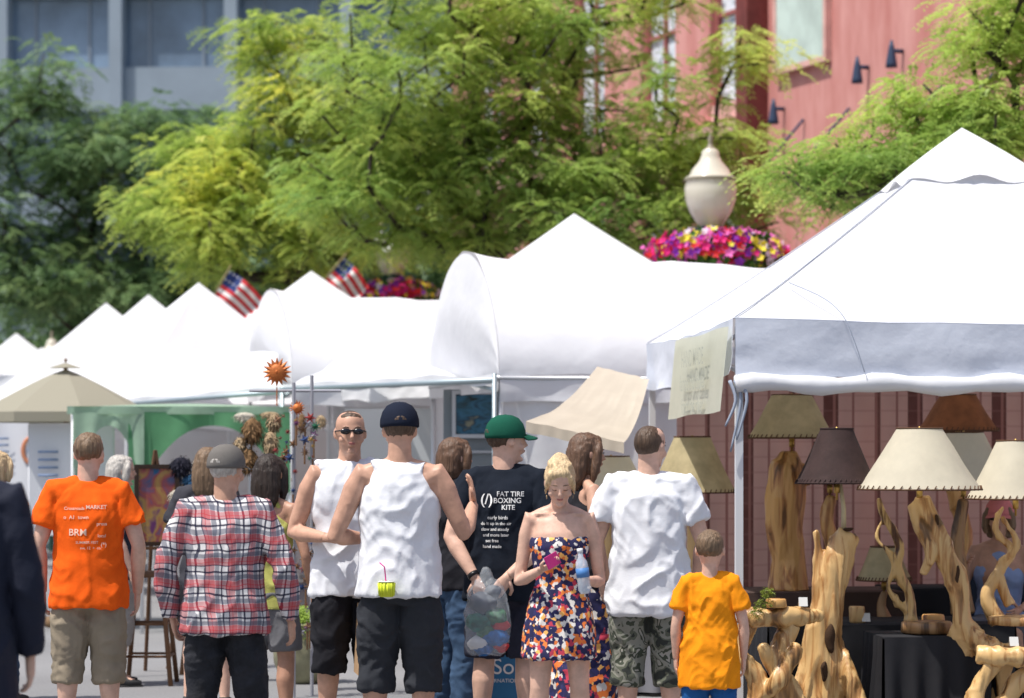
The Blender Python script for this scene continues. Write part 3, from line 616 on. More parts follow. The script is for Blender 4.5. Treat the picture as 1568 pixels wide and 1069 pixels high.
# ------------------------------------------------------------------ driftwood lamps etc.
def woodmat(name,c1,c2,st=(3.6,3.6,.42)):
    m,t,b_,o=nt(name); b_.inputs['Roughness'].default_value=.38; b_.inputs['Specular IOR Level'].default_value=.45
    tc=t.nodes.new('ShaderNodeTexCoord'); mp=t.nodes.new('ShaderNodeMapping'); mp.inputs['Scale'].default_value=st; t.links.new(tc.outputs['Object'],mp.inputs['Vector'])
    n=t.nodes.new('ShaderNodeTexNoise'); n.inputs['Scale'].default_value=4.5; n.inputs['Detail'].default_value=6; n.inputs['Distortion'].default_value=.9; t.links.new(mp.outputs[0],n.inputs['Vector'])
    r=t.nodes.new('ShaderNodeValToRGB'); t.links.new(n.outputs['Fac'],r.inputs[0]); e=r.color_ramp.elements
    e[0].position=.33; e[0].color=rgb(tuple(x*.35 for x in c2)); e[1].position=.74; e[1].color=rgb(tuple(min(1,x*1.08) for x in c1)); q=e.new(.43); q.color=rgb(c2); q=e.new(.52); q.color=rgb(c1)
    t.links.new(r.outputs[0],b_.inputs['Base Color'])
    bp=t.nodes.new('ShaderNodeBump'); bp.inputs['Strength'].default_value=.4; bp.inputs['Distance'].default_value=.012; t.links.new(n.outputs['Fac'],bp.inputs['Height']); t.links.new(bp.outputs[0],b_.inputs['Normal'])
    return m
WD=woodmat('driftwood',(.62,.40,.17),(.42,.21,.07)); WD2=woodmat('dark_driftwood',(.34,.19,.08),(.16,.08,.03)); WD3=woodmat('log_wood',(.60,.33,.11),(.40,.17,.05))
HOLLOW_SHADE=M('hollow',(.05,.025,.012),.9); BRASS=M('brass',(.5,.33,.1),.35,metal=.8)
PARCH=M('parchment',(.72,.67,.53),.7,.3,10,.05,8,transl=.42); PARCH2=M('rawhide',(.50,.42,.24),.7,.4,14,.15,8,transl=.35); BRSH=M('brown_shade',(.040,.022,.020),.8,.3,20,.2,9,transl=.05); ORSH=M('rust_shade',(.24,.09,.035),.8,.3,20,.2,9,transl=.15); LACE=M('lacing',(.10,.05,.025),.8)
def gnarl(paths,mat,parent,name='base',vox=.009,amp=.012,hole_shades=()):
    g=MB()
    for pts,rad in paths: g.tube(*sp(pts,rad,6),14)
    me=remesh(g,vox,2,amp,6,(1.6,1.6,.4),seed=paths[0][0][0][0]*7)
    g.obj(name,[mat],parent,me=me)
    if hole_shades:
        h=MB()
        for c_,r_ in hole_shades: h.ell(c_,r_,14,10)
        h.v=[tuple(V(p)+noise.noise_vector(V(p)*18)*.01) for p in h.v]
        h.obj('hollow_shade_blobs',[HOLLOW_SHADE],parent)  # solid dark blobs on the wood stand in for shade inside cavities
def shade(E,x,y,z0,z1,rb,rtp,mat):
    g=MB(); n=8; g.rev((x,y,0),[((rb+(rtp-rb)*(j/n)**.92),z0+(z1-z0)*j/n) for j in range(n+1)],40)
    g.v=[(p[0]+.006*noise.noise(V(p)*6),p[1],p[2]+.006*noise.noise(V(p)*5+V((3,0,0)))) for p in g.v]
    g.obj('shade',[mat],E)
    r=MB(); N=46
    for rr,zz,sg in((rb,z0,1),(rtp,z1,-1)):
        r.tube([(x+rr*math.cos(2*math.pi*i/30),y+rr*math.sin(2*math.pi*i/30),zz) for i in range(31)],.0055,6)
    for i in range(N):
        a=2*math.pi*i/N; r.tube([(x+(rb+.002)*math.cos(a),y+(rb+.002)*math.sin(a),z0-.004),(x+(rb-.006)*math.cos(a+.05),y+(rb-.006)*math.sin(a+.05),z0+.022)],.0035,5)
    r.obj('lacing',[LACE if mat is not BRSH else BRSH],E)
    s=MB(); s.tube([(x,y,z0-.10),(x,y,z1+.01)],.007,8); s.tube([(x,y,z0-.06),(x,y,z0+.0)],.018,10)
    for k in range(3): s.tube([(x,y,z1-.01),(x+rtp*math.cos(k*2.1),y+rtp*math.sin(k*2.1),z1-.005)],.003,5)
    s.obj('fitting',[BRASS],E)
def lamp(x,y,z0,z1,rb,rtp,mat,paths,wm=WD,hole_shades=(),amp=.012):
    E=empty('driftwood_lamp'); shade(E,x,y,z0,z1,rb,rtp,mat)
    gnarl(paths,wm,E,hole_shades=hole_shades,amp=amp); return E
Y=15.0
lamp(2.34,Y,1.385,1.735,.355,.13,PARCH,[([(2.36,Y,1.34),(2.38,Y,1.24),(2.46,Y,1.08),(2.56,Y,.84),(2.59,Y,.62),(2.70,Y,.49),(2.85,Y-.02,.44),(3.05,Y,.42)],[.04,.066,.062,.066,.058,.075,.062,.05]),
   ([(2.30,Y+.03,1.30),(2.36,Y,1.16),(2.40,Y-.03,1.02),(2.36,Y,.9)],[.03,.05,.04,.02]),([(2.59,Y,.62),(2.52,Y+.05,.52),(2.45,Y+.1,.46)],[.05,.035,.03]),
   ([(2.85,Y,.44),(2.8,Y+.1,.2),(2.75,Y+.1,0)],[.05,.05,.06]),([(2.6,Y,.55),(2.62,Y+.1,.3),(2.55,Y+.1,0)],[.05,.045,.06])],hole_shades=(((2.43,Y-.045,1.2),(.012,.02,.045)),((2.55,Y-.055,.9),(.012,.02,.05))),amp=.015)
lamp(1.89,15.2,1.42,1.735,.225,.095,BRSH,[([(1.95,15.2,1.14),(1.90,15.2,1.0),(1.85,15.2,.80),(1.80,15.2,.5),(1.82,15.2,.25),(1.78,15.2,0)],[.055,.09,.09,.11,.125,.15]),
   ([(1.76,15.2,1.14),(1.79,15.2,.98),(1.80,15.2,.75),(1.76,15.2,.4),(1.66,15.15,.15),(1.60,15.1,0)],[.018,.035,.06,.08,.07,.07]),
   ([(1.98,15.2,1.13),(2.0,15.2,1.09),(1.93,15.2,1.0)],[.02,.03,.04]),([(1.84,15.2,.5),(1.97,15.1,.25),(2.03,15.05,0)],[.07,.06,.06])],hole_shades=(((1.84,15.1,.52),(.03,.035,.085)),((1.80,15.08,.33),(.02,.035,.06)),((1.95,15.15,1.15),(.03,.03,.012))),amp=.018)
g=MB(); g.tube([(1.93,15.2,1.12),(1.93,15.2,1.27),(1.91,15.2,1.42)],[.016,.014,.01],8); g.obj('candle_tube',[M('candle_tube',(.6,.5,.3),.5)],empty('lamp_stem'))
lamp(1.82,17.0,1.69,1.97,.285,.13,PARCH2,[([(1.80,17,1.60),(1.80,17,1.54),(1.79,17,1.48),(1.78,17,1.3),(1.77,17,1.1),(1.80,17,.9),(1.80,17,.70)],[.05,.09,.12,.135,.12,.11,.14]),([(1.90,17,1.52),(1.87,17,1.4)],[.05,.07])],WD3,amp=.010)
lamp(2.97,17.4,1.74,1.98,.27,.12,ORSH,[([(2.97,17.4,1.65),(2.93,17.4,1.4),(3.0,17.4,1.1),(2.97,17.4,.7)],[.02,.05,.06,.09])],WD3)
lamp(2.95,15.3,1.325,1.665,.29,.11,PARCH,[([(2.88,15.3,1.28),(2.83,15.3,1.15),(2.92,15.3,1.02),(2.84,15.3,.88),(2.78,15.3,.75),(2.85,15.3,.6)],[.015,.022,.028,.03,.04,.05]),([(2.86,15.25,1.22),(2.95,15.25,1.05),(2.85,15.3,.92),(2.92,15.3,.7)],[.012,.02,.02,.04])],WD)
lamp(2.35,16.5,.79,1.0,.175,.085,PARCH2,[([(2.35,16.5,.72),(2.33,16.5,.62),(2.36,16.5,.5)],[.02,.03,.06])],WD2)
lamp(1.20,17.4,1.33,1.70,.29,.12,PARCH2,[([(1.2,17.4,1.25),(1.22,17.4,1.0),(1.19,17.4,.7),(1.2,17.4,.45)],[.03,.05,.06,.1])],WD)
lamp(.66,17.4,1.29,1.57,.28,.12,PARCH,[([(.66,17.4,1.2),(.64,17.4,1.0),(.67,17.4,.5)],[.03,.05,.08])],WD)
lamp(2.80,16.2,1.38,1.72,.30,.12,PARCH,[([(2.8,16.2,1.3),(2.76,16.2,1.0),(2.8,16.2,.6)],[.03,.05,.08])],WD2)
lamp(2.02,16.6,1.40,1.66,.22,.10,BRSH,[([(2.03,16.6,1.32),(2.0,16.6,1.15),(2.06,16.6,.95),(2.02,16.6,.7)],[.03,.05,.055,.09])],WD3)
E=empty('driftwood_sculpture'); gnarl([([(2.15,15.3,1.33),(2.18,15.3,1.22),(2.27,15.3,1.05),(2.25,15.3,.92),(2.33,15.3,.76),(2.34,15.3,.60),(2.37,15.3,.47)],[.012,.028,.022,.034,.03,.05,.07]),([(2.2,15.32,1.25),(2.14,15.3,1.1),(2.24,15.28,.95),(2.2,15.3,.8),(2.32,15.3,.66)],[.01,.02,.018,.022,.03])],woodmat('two_tone_wood',(.60,.40,.16),(.12,.05,.02)),E)
E=empty('driftwood_table'); gnarl([([(1.30,14.9,.66),(1.45,14.85,.655),(1.62,14.9,.66),(1.78,15.0,.66)],[(.05),(.06),(.055),(.03)])],WD,E,'slab')
gnarl([([(1.35,14.9,.62),(1.30,14.85,.45),(1.40,14.85,.28),(1.36,14.85,.0)],[.05,.045,.06,.06]),([(1.60,14.9,.62),(1.50,14.85,.42),(1.58,14.85,.25),(1.68,14.85,0)],[.05,.05,.055,.06]),([(1.35,14.85,.15),(1.5,14.8,.3),(1.62,14.85,.5)],[.045,.05,.04]),([(1.42,14.85,.5),(1.52,14.85,.28),(1.46,14.8,0)],[.03,.045,.06])],WD,E,'legs',amp=.02)
E=empty('driftwood_table'); gnarl([([(2.62,14.7,.46),(2.8,14.65,.45),(3.1,14.7,.45)],[.05,.06,.06])],WD,E,'slab')
gnarl([([(2.7,14.7,.42),(2.62,14.7,.25),(2.55,14.65,0)],[.05,.05,.07]),([(2.7,14.7,.1),(2.85,14.7,.3),(2.98,14.7,.4)],[.04,.05,.05]),([(3.0,14.7,.4),(2.95,14.7,.2),(3.05,14.7,0)],[.05,.05,.06])],WD,E,'legs',amp=.02)
def cyl_item(name,x,y,z,r,h,mat,sx=1): 
    g=MB(); g.tube([(0,0,0),(0,0,h*.1),(0,0,h*.9),(0,0,h)],[r*.93,r,r*.98,r*.9],18); g.v=[(p[0]*sx*(1+.12*noise.noise(V(p)*9)),p[1],p[2]) for p in g.v]; o=g.obj(name,[mat],smooth=True); o.location=(x,y,z); return o
cyl_item('log_slab',2.42,15.2,.545,.14,.07,WD2,1.1); cyl_item('log_slab',2.95,15.1,.60,.16,.05,WD,1.2); cyl_item('wood_bowl',2.5,15.5,.545,.07,.09,WD3); cyl_item('wood_bowl',1.5,14.85,.715,.06,.05,WD3); cyl_item('wood_bowl',2.1,15.9,.56,.05,.10,WD)
for (x_,y_,z_) in ((1.66,14.88,.73),(2.62,15.25,.66),(2.15,15.85,.58),(2.82,14.66,.52)):
    g=MB(); g.grid(lambda u,v:(-.025+.05*u,.025*v,.05*v),2,2); g.grid(lambda u,v:(-.025+.05*u,.05-.025*v,.05*v),2,2); o=g.obj('price_card',[M('card',(.55,.55,.53),.6)],smooth=False); o.location=(x_,y_,z_-.01)
def clothtable(name,x,y,w,d,z,mat):
    g=MB(); g.box((0,0,z-.01),(w,d,.02))
    per=[(-w/2,-d/2),(w/2,-d/2),(w/2,d/2),(-w/2,d/2)]
    for i in range(4):
        a=V(per[i]+(0,));b_=V(per[(i+1)%4]+(0,)); n_=((a+b_)/2).normalized()
        g.grid(lambda u,v:tuple(a.lerp(b_,u)+n_*(.01+.03*v*math.sin(u*28+i)+.02*v)+V((0,0,z-.003-(z-.03)*v))),40,6)
    o=g.obj(name,[mat]); o.location=(x,y,0); o.rotation_euler=(0,0,R(5)); return o
BCL=M('black_tablecloth',(.014,.014,.017),.8,.3,10)
clothtable('cloth_covered_table',2.25,16.1,1.5,.8,.56,BCL); clothtable('cloth_covered_table',2.42,15.25,.62,.5,.54,BCL); clothtable('cloth_covered_table',1.9,17.1,1.2,.7,.70,M('brown_cloth',(.08,.05,.04),.9,.3,10)); clothtable('cloth_covered_table',3.0,17.5,1.0,.6,.70,BCL)
clothtable('cloth_covered_table',.9,17.4,.9,.6,.46,M('grey_cloth',(.2,.2,.22),.9))
# ------------------------------------------------------------------ left-side stall goods
MET=M('rust_copper',(.50,.15,.04),.5,.4,30,.3,10,metal=.3)
def sunorn(x,y,z,r):
    g=MB(); n=16; vs=[(0,-.02,0)]; 
    for i in range(n*2):
        a=math.pi*i/n; rr=r if i%2==0 else r*.62; vs.append((rr*math.cos(a),0,rr*math.sin(a)))
    g.add(vs,[(0,i+1,(i+1)%(2*n)+1) for i in range(2*n)]); g.ell((0,-.012,0),(r*.5,.02,r*.5)); g.ell((0,-.034,0),(r*.08,.01,r*.12)); g.tube([(0,0,-r),(0,0,-r-.12)],.004,6)
    o=g.obj('metal_sun_ornament',[MET],smooth=False); o.location=(x,y,z)
sunorn(-1.53,17,2.12,.10); sunorn(-1.40,17,1.885,.055)
E=empty('garden_spinner_rack',(-1.42,17,0)); g=MB(); rng=random.Random(3)
cm=[M('sp%d'%i,c,.4,metal=.3) for i,c in enumerate(((.35,.06,.05),(.05,.09,.22),(.45,.3,.08),(.05,.2,.12),(.22,.08,.2),(.22,.12,.06),(.4,.4,.44)))]
g.tube([(0,0,0),(0,0,2.05)],.012,8,mi=6); g.tube([(.11,.1,0),(.11,.1,2.1)],.012,8,mi=6); g.tube([(-.3,.1,2.0),(.3,.1,2.0)],.010,8,mi=6)
for i in range(110):
    cx=rng.uniform(-.14,.14);cz=rng.uniform(.4,1.85);cy=rng.uniform(-.12,.1); r=rng.uniform(.015,.042); n=rng.choice([4,5,6,8]); mi=rng.choice([0,1,2,3,4,5,5,5,6])
    vs=[(cx,cy-.015,cz)];
    for k in range(2*n):
        a=math.pi*k/n+cx*9; rr=r if k%2==0 else r*.4; vs.append((cx+rr*math.cos(a),cy+.01*(k%2),cz+rr*math.sin(a)))
    g.add(vs,[(0,k+1,(k+1)%(2*n)+1) for k in range(2*n)],mi)
    if i%3==0: g.tube([(cx,cy,cz-r),(cx,cy,cz-r-.12)],.006,6,mi=5)
g.obj('spinners',cm,E,smooth=False)
def fluff(name,blobs,cols,length=.05,per=260,loc=(0,0,0)):
    vs=[];fs=[];mi=[]; rg=np.random.RandomState(5)
    for (c_,r_,ci) in blobs:
        for _ in range(per):
            d=rg.normal(size=3); d/=np.linalg.norm(d); p=np.array(c_)+d*np.array(r_)*rg.uniform(.6,1); q=p+d*length*.5+np.array([0,0,-length*rg.uniform(.3,1)]); s=np.cross(d,[.1,.2,1]); s/=np.linalg.norm(s)+1e-6; s=s*length*.16
            o=len(vs); vs+=[tuple(p-s),tuple(p+s),tuple(q)]; fs.append((o,o+1,o+2)); mi.append(ci)
    g=MB(); g.v=vs; g.f=fs; g.m=mi
    for (c_,r_,ci) in blobs: g.ell(c_,tuple(x*.8 for x in r_),10,8,ci)
    o=g.obj(name,cols,smooth=False); o.location=loc
BR1=F((.20,.12,.06)); BR2=F((.35,.26,.16)); BK1=F((.02,.02,.03)); TE=F((.02,.06,.12)); CR=F((.5,.46,.38))
fluff('hanging_plush_toys',[((-1.72,17.3,1.74),(.08,.07,.10),0),((-1.60,17.3,1.66),(.06,.06,.09),1),((-1.75,17.3,1.55),(.08,.07,.09),0),((-1.58,17.35,1.80),(.05,.05,.06),1),((-1.62,17.3,1.48),(.05,.05,.09),0),((-1.66,17.25,1.30),(.04,.04,.1),2),((-1.80,17.3,1.64),(.05,.05,.07),1)],[BR1,BR2,BK1],.04,330)
fluff('feathered_hat_display',[((-2.28,18.0,1.50),(.09,.07,.08),0),((-2.14,18.0,1.54),(.06,.06,.05),2),((-2.2,18.0,1.40),(.09,.07,.06),1),((-2.30,18,1.30),(.07,.07,.05),2),((-2.05,18,1.45),(.05,.05,.07),1),((-2.02,18,1.57),(.04,.04,.05),3),((-2.10,18,1.32),(.07,.06,.05),0)],[BK1,TE,CR,BR1],.04,300)
fluff('hanging_wind_chimes',[((-2.1,20.5,1.88),(.10,.04,.035),0),((-1.9,20.5,1.89),(.09,.04,.03),1),((-1.65,20.5,1.83),(.04,.04,.08),2),((-1.5,20.5,1.84),(.05,.04,.06),1)],[CR,BR2,BR1],.035,120)
def framed(name,x,y,z,w,h,fm,pm,rot=0,easel=False):
    E=empty(name,(x,y,z),rot); g=MB(); t=.03
    g.box((0,0,h/2-t/2),(w,.03,t));g.box((0,0,-h/2+t/2),(w,.03,t));g.box((-w/2+t/2,0,0),(t,.03,h-2*t));g.box((w/2-t/2,0,0),(t,.03,h-2*t)); g.obj('frame',[fm],E,smooth=False)
    g=MB(); g.box((0,.004,0),(w-2*t,.012,h-2*t)); g.obj('picture',[pm],E,smooth=False)
    if easel:
        g=MB()
        for s in(-1,1): g.tube([(0,.06,h/2+.1),(s*.25,.02,-z)],.014,6)
        g.tube([(0,.06,h/2+.1),(0,.5,-z)],.014,6); g.box((0,-.01,-h/2-.015),(w*1.1,.07,.02)); g.obj('easel',[M('easel_wood',(.12,.06,.03),.6)],E,smooth=False)
    return E
def artmat(cols,scale=4,st=(1,1,1)):
    m,t,b_,o=nt('artwork'); tc=t.nodes.new('ShaderNodeTexCoord'); mp=t.nodes.new('ShaderNodeMapping'); mp.inputs['Scale'].default_value=st; t.links.new(tc.outputs['Object'],mp.inputs['Vector']); n=t.nodes.new('ShaderNodeTexNoise'); n.inputs['Scale'].default_value=scale; n.inputs['Distortion'].default_value=1.0; t.links.new(mp.outputs[0],n.inputs['Vector'])
    r=t.nodes.new('ShaderNodeValToRGB'); t.links.new(n.outputs['Fac'],r.inputs[0]); e=r.color_ramp.elements; e[0].position=.3; e[0].color=rgb(cols[0]); e[1].position=.7; e[1].color=rgb(cols[-1])
    for i,c_ in enumerate(cols[1:-1]): q=e.new(.3+.4*(i+1)/(len(cols)-1)); q.color=rgb(c_)
    t.links.new(r.outputs[0],b_.inputs['Base Color']); b_.inputs['Roughness'].default_value=.4; return m
framed('framed_painting',-2.53,18.6,1.22,.32,.58,M('fr_dark',(.05,.03,.02),.5),artmat([(.02,.12,.25),(.35,.08,.08),(.45,.28,.08),(.15,.04,.15)],6),.3,True)
framed('framed_painting',-2.30,19.2,1.15,.34,.5,M('fr_dark2',(.04,.03,.03),.5),artmat([(.02,.05,.1),(.1,.1,.08),(.25,.15,.08)],6),-.2,True)
framed('framed_painting',-.30,20.9,1.90,.36,.38,M('fr_grey',(.50,.52,.55),.5),artmat([(.01,.02,.015),(.02,.09,.14),(.03,.13,.22),(.01,.04,.07),(.2,.2,.14)],4,(1,1,3)))
g=MB(); g.box((0,0,1.05),(.50,.03,2.1)); 
for z in(.5,.9,1.3,1.6): g.box((0,-.03,z),(.5,.03,.02),1)
o=g.obj('display_panel',[M('grey_carpet_panel',(.22,.25,.27),.95,.3,50),M('panel_trim',(.45,.47,.5),.5)],smooth=False); o.location=(-.30,20.96,0)
g=MB()
for i in range(3): g.box((-1.3+.55*i,24.2,1.0),(.5,.03,2.0),i%2)
g.obj('white_display_panels',[M('dp1',(.66,.68,.70),.8),M('dp2',(.5,.53,.55),.8)],smooth=False)
def stool(x,y,h=.7):
    g=MB(); g.tube([(0,0,h),(0,0,h+.035)],[.16,.17],18)
    for s in(-1,1):
        for q in(-1,1): g.tube([(s*.1,q*.1,h),(s*.17,q*.17,0)],.017,8)
    for z in(.2,.42):
        f=.1+.07*(1-z/h)
        g.tube([(-f,-f,z),(f,-f,z)],.01,6);g.tube([(-f,f,z),(f,f,z)],.01,6);g.tube([(f,-f,z),(f,f,z)],.01,6)
    o=g.obj('wooden_stool',[M('stool_wood',(.16,.08,.04),.5)]); o.location=(x,y,0)
stool(-2.50,18.0,.74); stool(-2.2,18.9,.66)
def poster(name,x,y,z,w,h,rot=0):
    E=empty(name,(x,y,z),rot); g=MB(); g.grid(lambda u,v:(-w/2+w*u,.02*math.sin(u*7),-h/2+h*v),12,8); g.tube([(-w/2,0,h/2),(w/2,0,h/2)],.01,6)
    g.tube([(-w/2,0.02,-z),(-w/2,.02,h/2)],.012,6); g.tube([(w/2,0.02,-z),(w/2,.02,h/2)],.012,6)
    g.obj('sheet',[M('vinyl_w',(.70,.71,.74),.6)],E)
    g=MB(); k=w/.75
    g.tube([(.14*k+.10*k*math.cos(a),-.03,.12*k+.14*k*math.sin(a)) for a in [.8+i*math.pi*2/20 for i in range(15)]],[(.022*k,.004)]*15,6,mi=0)
    g.ell((.14*k,-.03,.12*k),(.05*k,.004,.06*k),12,8,1); g.box((0,-.03,-h*.38),(w*.8,.004,.10*k),0)
    for i in range(4): g.box((-.2*k,-.03,.25*k-.07*k*i),(.18*k,.004,.02*k),1)
    g.obj('graphics',[M('p_or',(.60,.24,.13),.6),M('p_bl',(.20,.28,.45),.6)],E)
poster('printed_banner',-3.95,23.4,1.35,.75,1.0); poster('printed_banner',-7.5,39,2.1,1.0,1.3); poster('printed_banner',-4.9,26,1.5,.7,1.2)
g=MB(); g.rev((0,0,0),[(.001,0),(.12,0),(.14,.02),(.19,.14),(.20,.26),(.185,.33),(.165,.37),(.18,.40),(.175,.42),(.155,.41),(.15,.37),(.001,.37)],28); 
E=empty('ceramic_planter',(-1.46,18.1,0)); g.obj('pot',[M('glazed_pot',(.25,.24,.15),.35,.2,8,.3,5)],E)
E=empty('sandwich_board_sign',(-.05,15.3,0)); g=MB(); g.box((0,0,.21),(.26,.02,.42)); g.box((0,.18,.21),(.26,.02,.42)); g.box((0,-.004,.44),(.28,.03,.03),1); g.box((0,.09,.435),(.06,.2,.02),1)
g.obj('board',[M('sign_blue',(.03,.16,.33),.5),M('sign_white',(.75,.75,.75),.5)],E,smooth=False)
def flat_text(parent,body,x,y,z,size,mat,rot=0):
    cu=bpy.data.curves.new('lettering','FONT'); cu.body=body; cu.size=size; cu.align_x='CENTER'; o=bpy.data.objects.new('lettering',cu); o.rotation_euler=(R(90),0,rot); o.location=(x,y,z); o.parent=parent; cu.materials.append(mat); scn.collection.objects.link(o)
flat_text(E,'So',0,-.0135,.30,.13,WP); flat_text(E,'INTERNATIONAL',0,-.0135,.25,.032,WP)

# ------------------------------------------------------------------ foliage
def leafmat(name,c1,c2,c3,tr=.45,ns=.55):
    m,t,b_,o=nt(name); a=t.nodes.new('ShaderNodeAttribute'); a.attribute_name='rnd'
    b_.inputs['Roughness'].default_value=.5; b_.inputs['Specular IOR Level'].default_value=.35
    g_=t.nodes.new('ShaderNodeNewGeometry'); n=t.nodes.new('ShaderNodeTexNoise'); n.inputs['Scale'].default_value=ns; n.inputs['Detail'].default_value=2; t.links.new(g_.outputs['Position'],n.inputs['Vector'])
    r=t.nodes.new('ShaderNodeValToRGB'); e=r.color_ramp.elements; e[0].position=.30; e[0].color=rgb(c1); e[1].position=.74; e[1].color=rgb(c3); q=e.new(.54); q.color=rgb(c2)
    f=mathn(t,'ADD',mathn(t,'MULTIPLY',n.outputs['Fac'],.7),mathn(t,'MULTIPLY',a.outputs['Fac'],.32)); t.links.new(f,r.inputs[0])
    t.links.new(r.outputs[0],b_.inputs['Base Color'])
    tn=t.nodes.new('ShaderNodeBsdfTranslucent'); t.links.new(r.outputs[0],tn.inputs[0]); mx=t.nodes.new('ShaderNodeMixShader'); mx.inputs[0].default_value=tr
    t.links.new(b_.outputs[0],mx.inputs[1]); t.links.new(tn.outputs[0],mx.inputs[2]); t.links.new(mx.outputs[0],o.inputs[0]); return m
def fronds(name,cent,rad,per,mat,parent,K=7,L=.26,ll=.075,lw=.030,seed=1,flat=.42):
    rg=np.random.RandomState(seed); C_=np.repeat(np.array(cent),per,axis=0); n=len(C_); rr=np.repeat(np.array(rad),per)[:,None]; cr=np.repeat(rg.uniform(0,1,len(cent)),per)
    d=rg.normal(size=(n,3)); d/=np.linalg.norm(d,axis=1)[:,None]; u=rg.uniform(0,1,(n,1))**.45
    off=d*u*rr; off[:,2]*=flat; o=C_+off
    fd=d.copy(); fd[:,2]=fd[:,2]*.35+.05; fd+=rg.normal(size=(n,3))*.45; fd[:,2]*=.6; fd/=np.linalg.norm(fd,axis=1)[:,None]
    s=np.cross(fd,[0,0,1.0]); s/=np.linalg.norm(s,axis=1)[:,None]+1e-6
    tilt=rg.uniform(-.6,.6,(n,1)); up=np.cross(s,fd); s=s*np.cos(tilt)+up*np.sin(tilt)
    Ls=L*rg.uniform(.6,1.2,(n,1)); vs=[]; rnd=[]
    for j in range(K):
        f=(j+.5)/K
        for sg in(1,-1):
            p=o+fd*Ls*f; p=p.copy(); p[:,2]-=(Ls[:,0]*f*f*.55)
            l=ll*(1-.4*abs(f-.4))*rg.uniform(.7,1.2,(n,1)); ld=s*sg*.85+fd*.5; ld[:,2]-=.25; wd=fd*lw/2
            q=np.stack([p,p+ld*l*.5+wd,p+ld*l,p+ld*l*.5-wd],axis=1); vs.append(q); rnd.append(np.clip(cr*.55+rg.uniform(0,.45,n),0,1))
    vs=np.concatenate(vs).reshape(-1,3); rnd=np.repeat(np.concatenate(rnd),4); nf=len(vs)//4
    me=bpy.data.meshes.new(name); me.vertices.add(len(vs)); me.vertices.foreach_set('co',vs.ravel()); me.loops.add(nf*4); me.loops.foreach_set('vertex_index',np.arange(nf*4)); me.polygons.add(nf); me.polygons.foreach_set('loop_start',np.arange(nf)*4)
    try: me.polygons.foreach_set('loop_total',np.full(nf,4))
    except Exception: pass
    me.update(); at=me.attributes.new('rnd','FLOAT','POINT'); at.data.foreach_set('value',rnd.astype(np.float32))
    me.materials.append(mat); ob=bpy.data.objects.new(name,me); scn.collection.objects.link(ob); ob.parent=parent; return ob
BARK=M('bark',(.045,.035,.028),.9,.6,25,.3,10,stretch=(1,1,.3))
def tree(name,base,th,blobs,mat,seed,per=42,crad=.42,lean=(0,0),L=.26,ll=.075,lw=.03,K=6):
    E=empty(name); rg=np.random.RandomState(seed); T=[]
    for (cx,cy,cz,rx,ry,rz,n) in blobs:
        k=0
        while k<n:
            p=rg.uniform(-1,1,3); q=np.linalg.norm(p)
            if q>1 or q<.25: continue
            T.append((cx+p[0]*rx,cy+p[1]*ry,cz+p[2]*rz)); k+=1
    T=np.array(T); bx,by=base; nodes=[V((bx,by,0)),V((bx+lean[0]*.3,by+lean[1]*.3,th*.5)),V((bx+lean[0],by+lean[1],th))]; par=[-1,0,1]
    top=np.array(nodes[2]); order=np.argsort(np.linalg.norm(T-top,axis=1)); na=[np.array(x) for x in nodes]
    for i in order:
        t_=T[i]; A=np.array(na[2:]); dist=np.linalg.norm(A-t_,axis=1)+np.maximum(0,A[:,2]-t_[2]+.1)*1.5; j=int(np.argmin(dist))+2
        a=V(na[j]); b_=V(t_); ln=(b_-a).length; st=max(1,int(ln/.5)); prev=j
        for q in range(1,st+1):
            p=a.lerp(b_,q/st)+V(rg.normal(size=3))*.06*(1 if q<st else 0)+V((0,0,.12*math.sin(math.pi*q/st)*ln*.5)); nodes.append(p); na.append(np.array(p)); par.append(prev); prev=len(nodes)-1
    cnt=[0]*len(nodes)
    for i in range(len(nodes)-1,-1,-1):
        cnt[i]+=1
        if par[i]>=0: cnt[par[i]]+=cnt[i]
    g=MB()
    for i in range(1,len(nodes)):
        r1=.0085*cnt[i]**.5+.004; r0=min(.0085*cnt[par[i]]**.5+.004,r1*1.6); g.tube([nodes[par[i]],nodes[i]],[r0,r1],6,cap=False)
    g.obj('trunk_and_limbs',[BARK],E)
    rad=crad*rg.uniform(.7,1.25,len(T)); fronds('foliage',T,rad,per,mat,E,K=K,L=L,ll=ll,lw=lw,seed=seed); return E
LM_A=leafmat('honey_locust_leaf',(.20,.34,.08),(.42,.55,.13),(.66,.72,.19),.5)
LM_B=leafmat('honey_locust_leaf_yellow',(.23,.37,.08),(.50,.61,.14),(.85,.80,.16),.5)
LM_C=leafmat('dark_leaf',(.11,.20,.09),(.19,.31,.13),(.32,.43,.17),.35)
LM_D=leafmat('honey_locust_leaf_bright',(.24,.38,.09),(.48,.62,.15),(.70,.75,.20),.5)
tree('honey_locust_tree',(.9,32.6),3.2,[(-.9,32,6.4,1.7,1.4,1.5,84),(.6,33,7.0,1.3,1.3,1.1,46),(-1.6,32,4.9,1.1,1.2,.8,48),(.3,32,5.2,1.5,1.2,.8,56),(1.1,31.6,4.55,1.2,1.1,.6,42),(-.5,32.3,4.3,.9,.7,.35,16),(1.8,32,5.7,.8,1,.7,16),(2.5,32,5.1,.8,.8,.5,20),(2.7,32.2,4.5,.6,.6,.3,10),(2.9,32,6.5,.5,.6,.25,6),(2.0,32,7.3,.6,.8,.35,6)],LM_A,11,lw=.034,ll=.08)
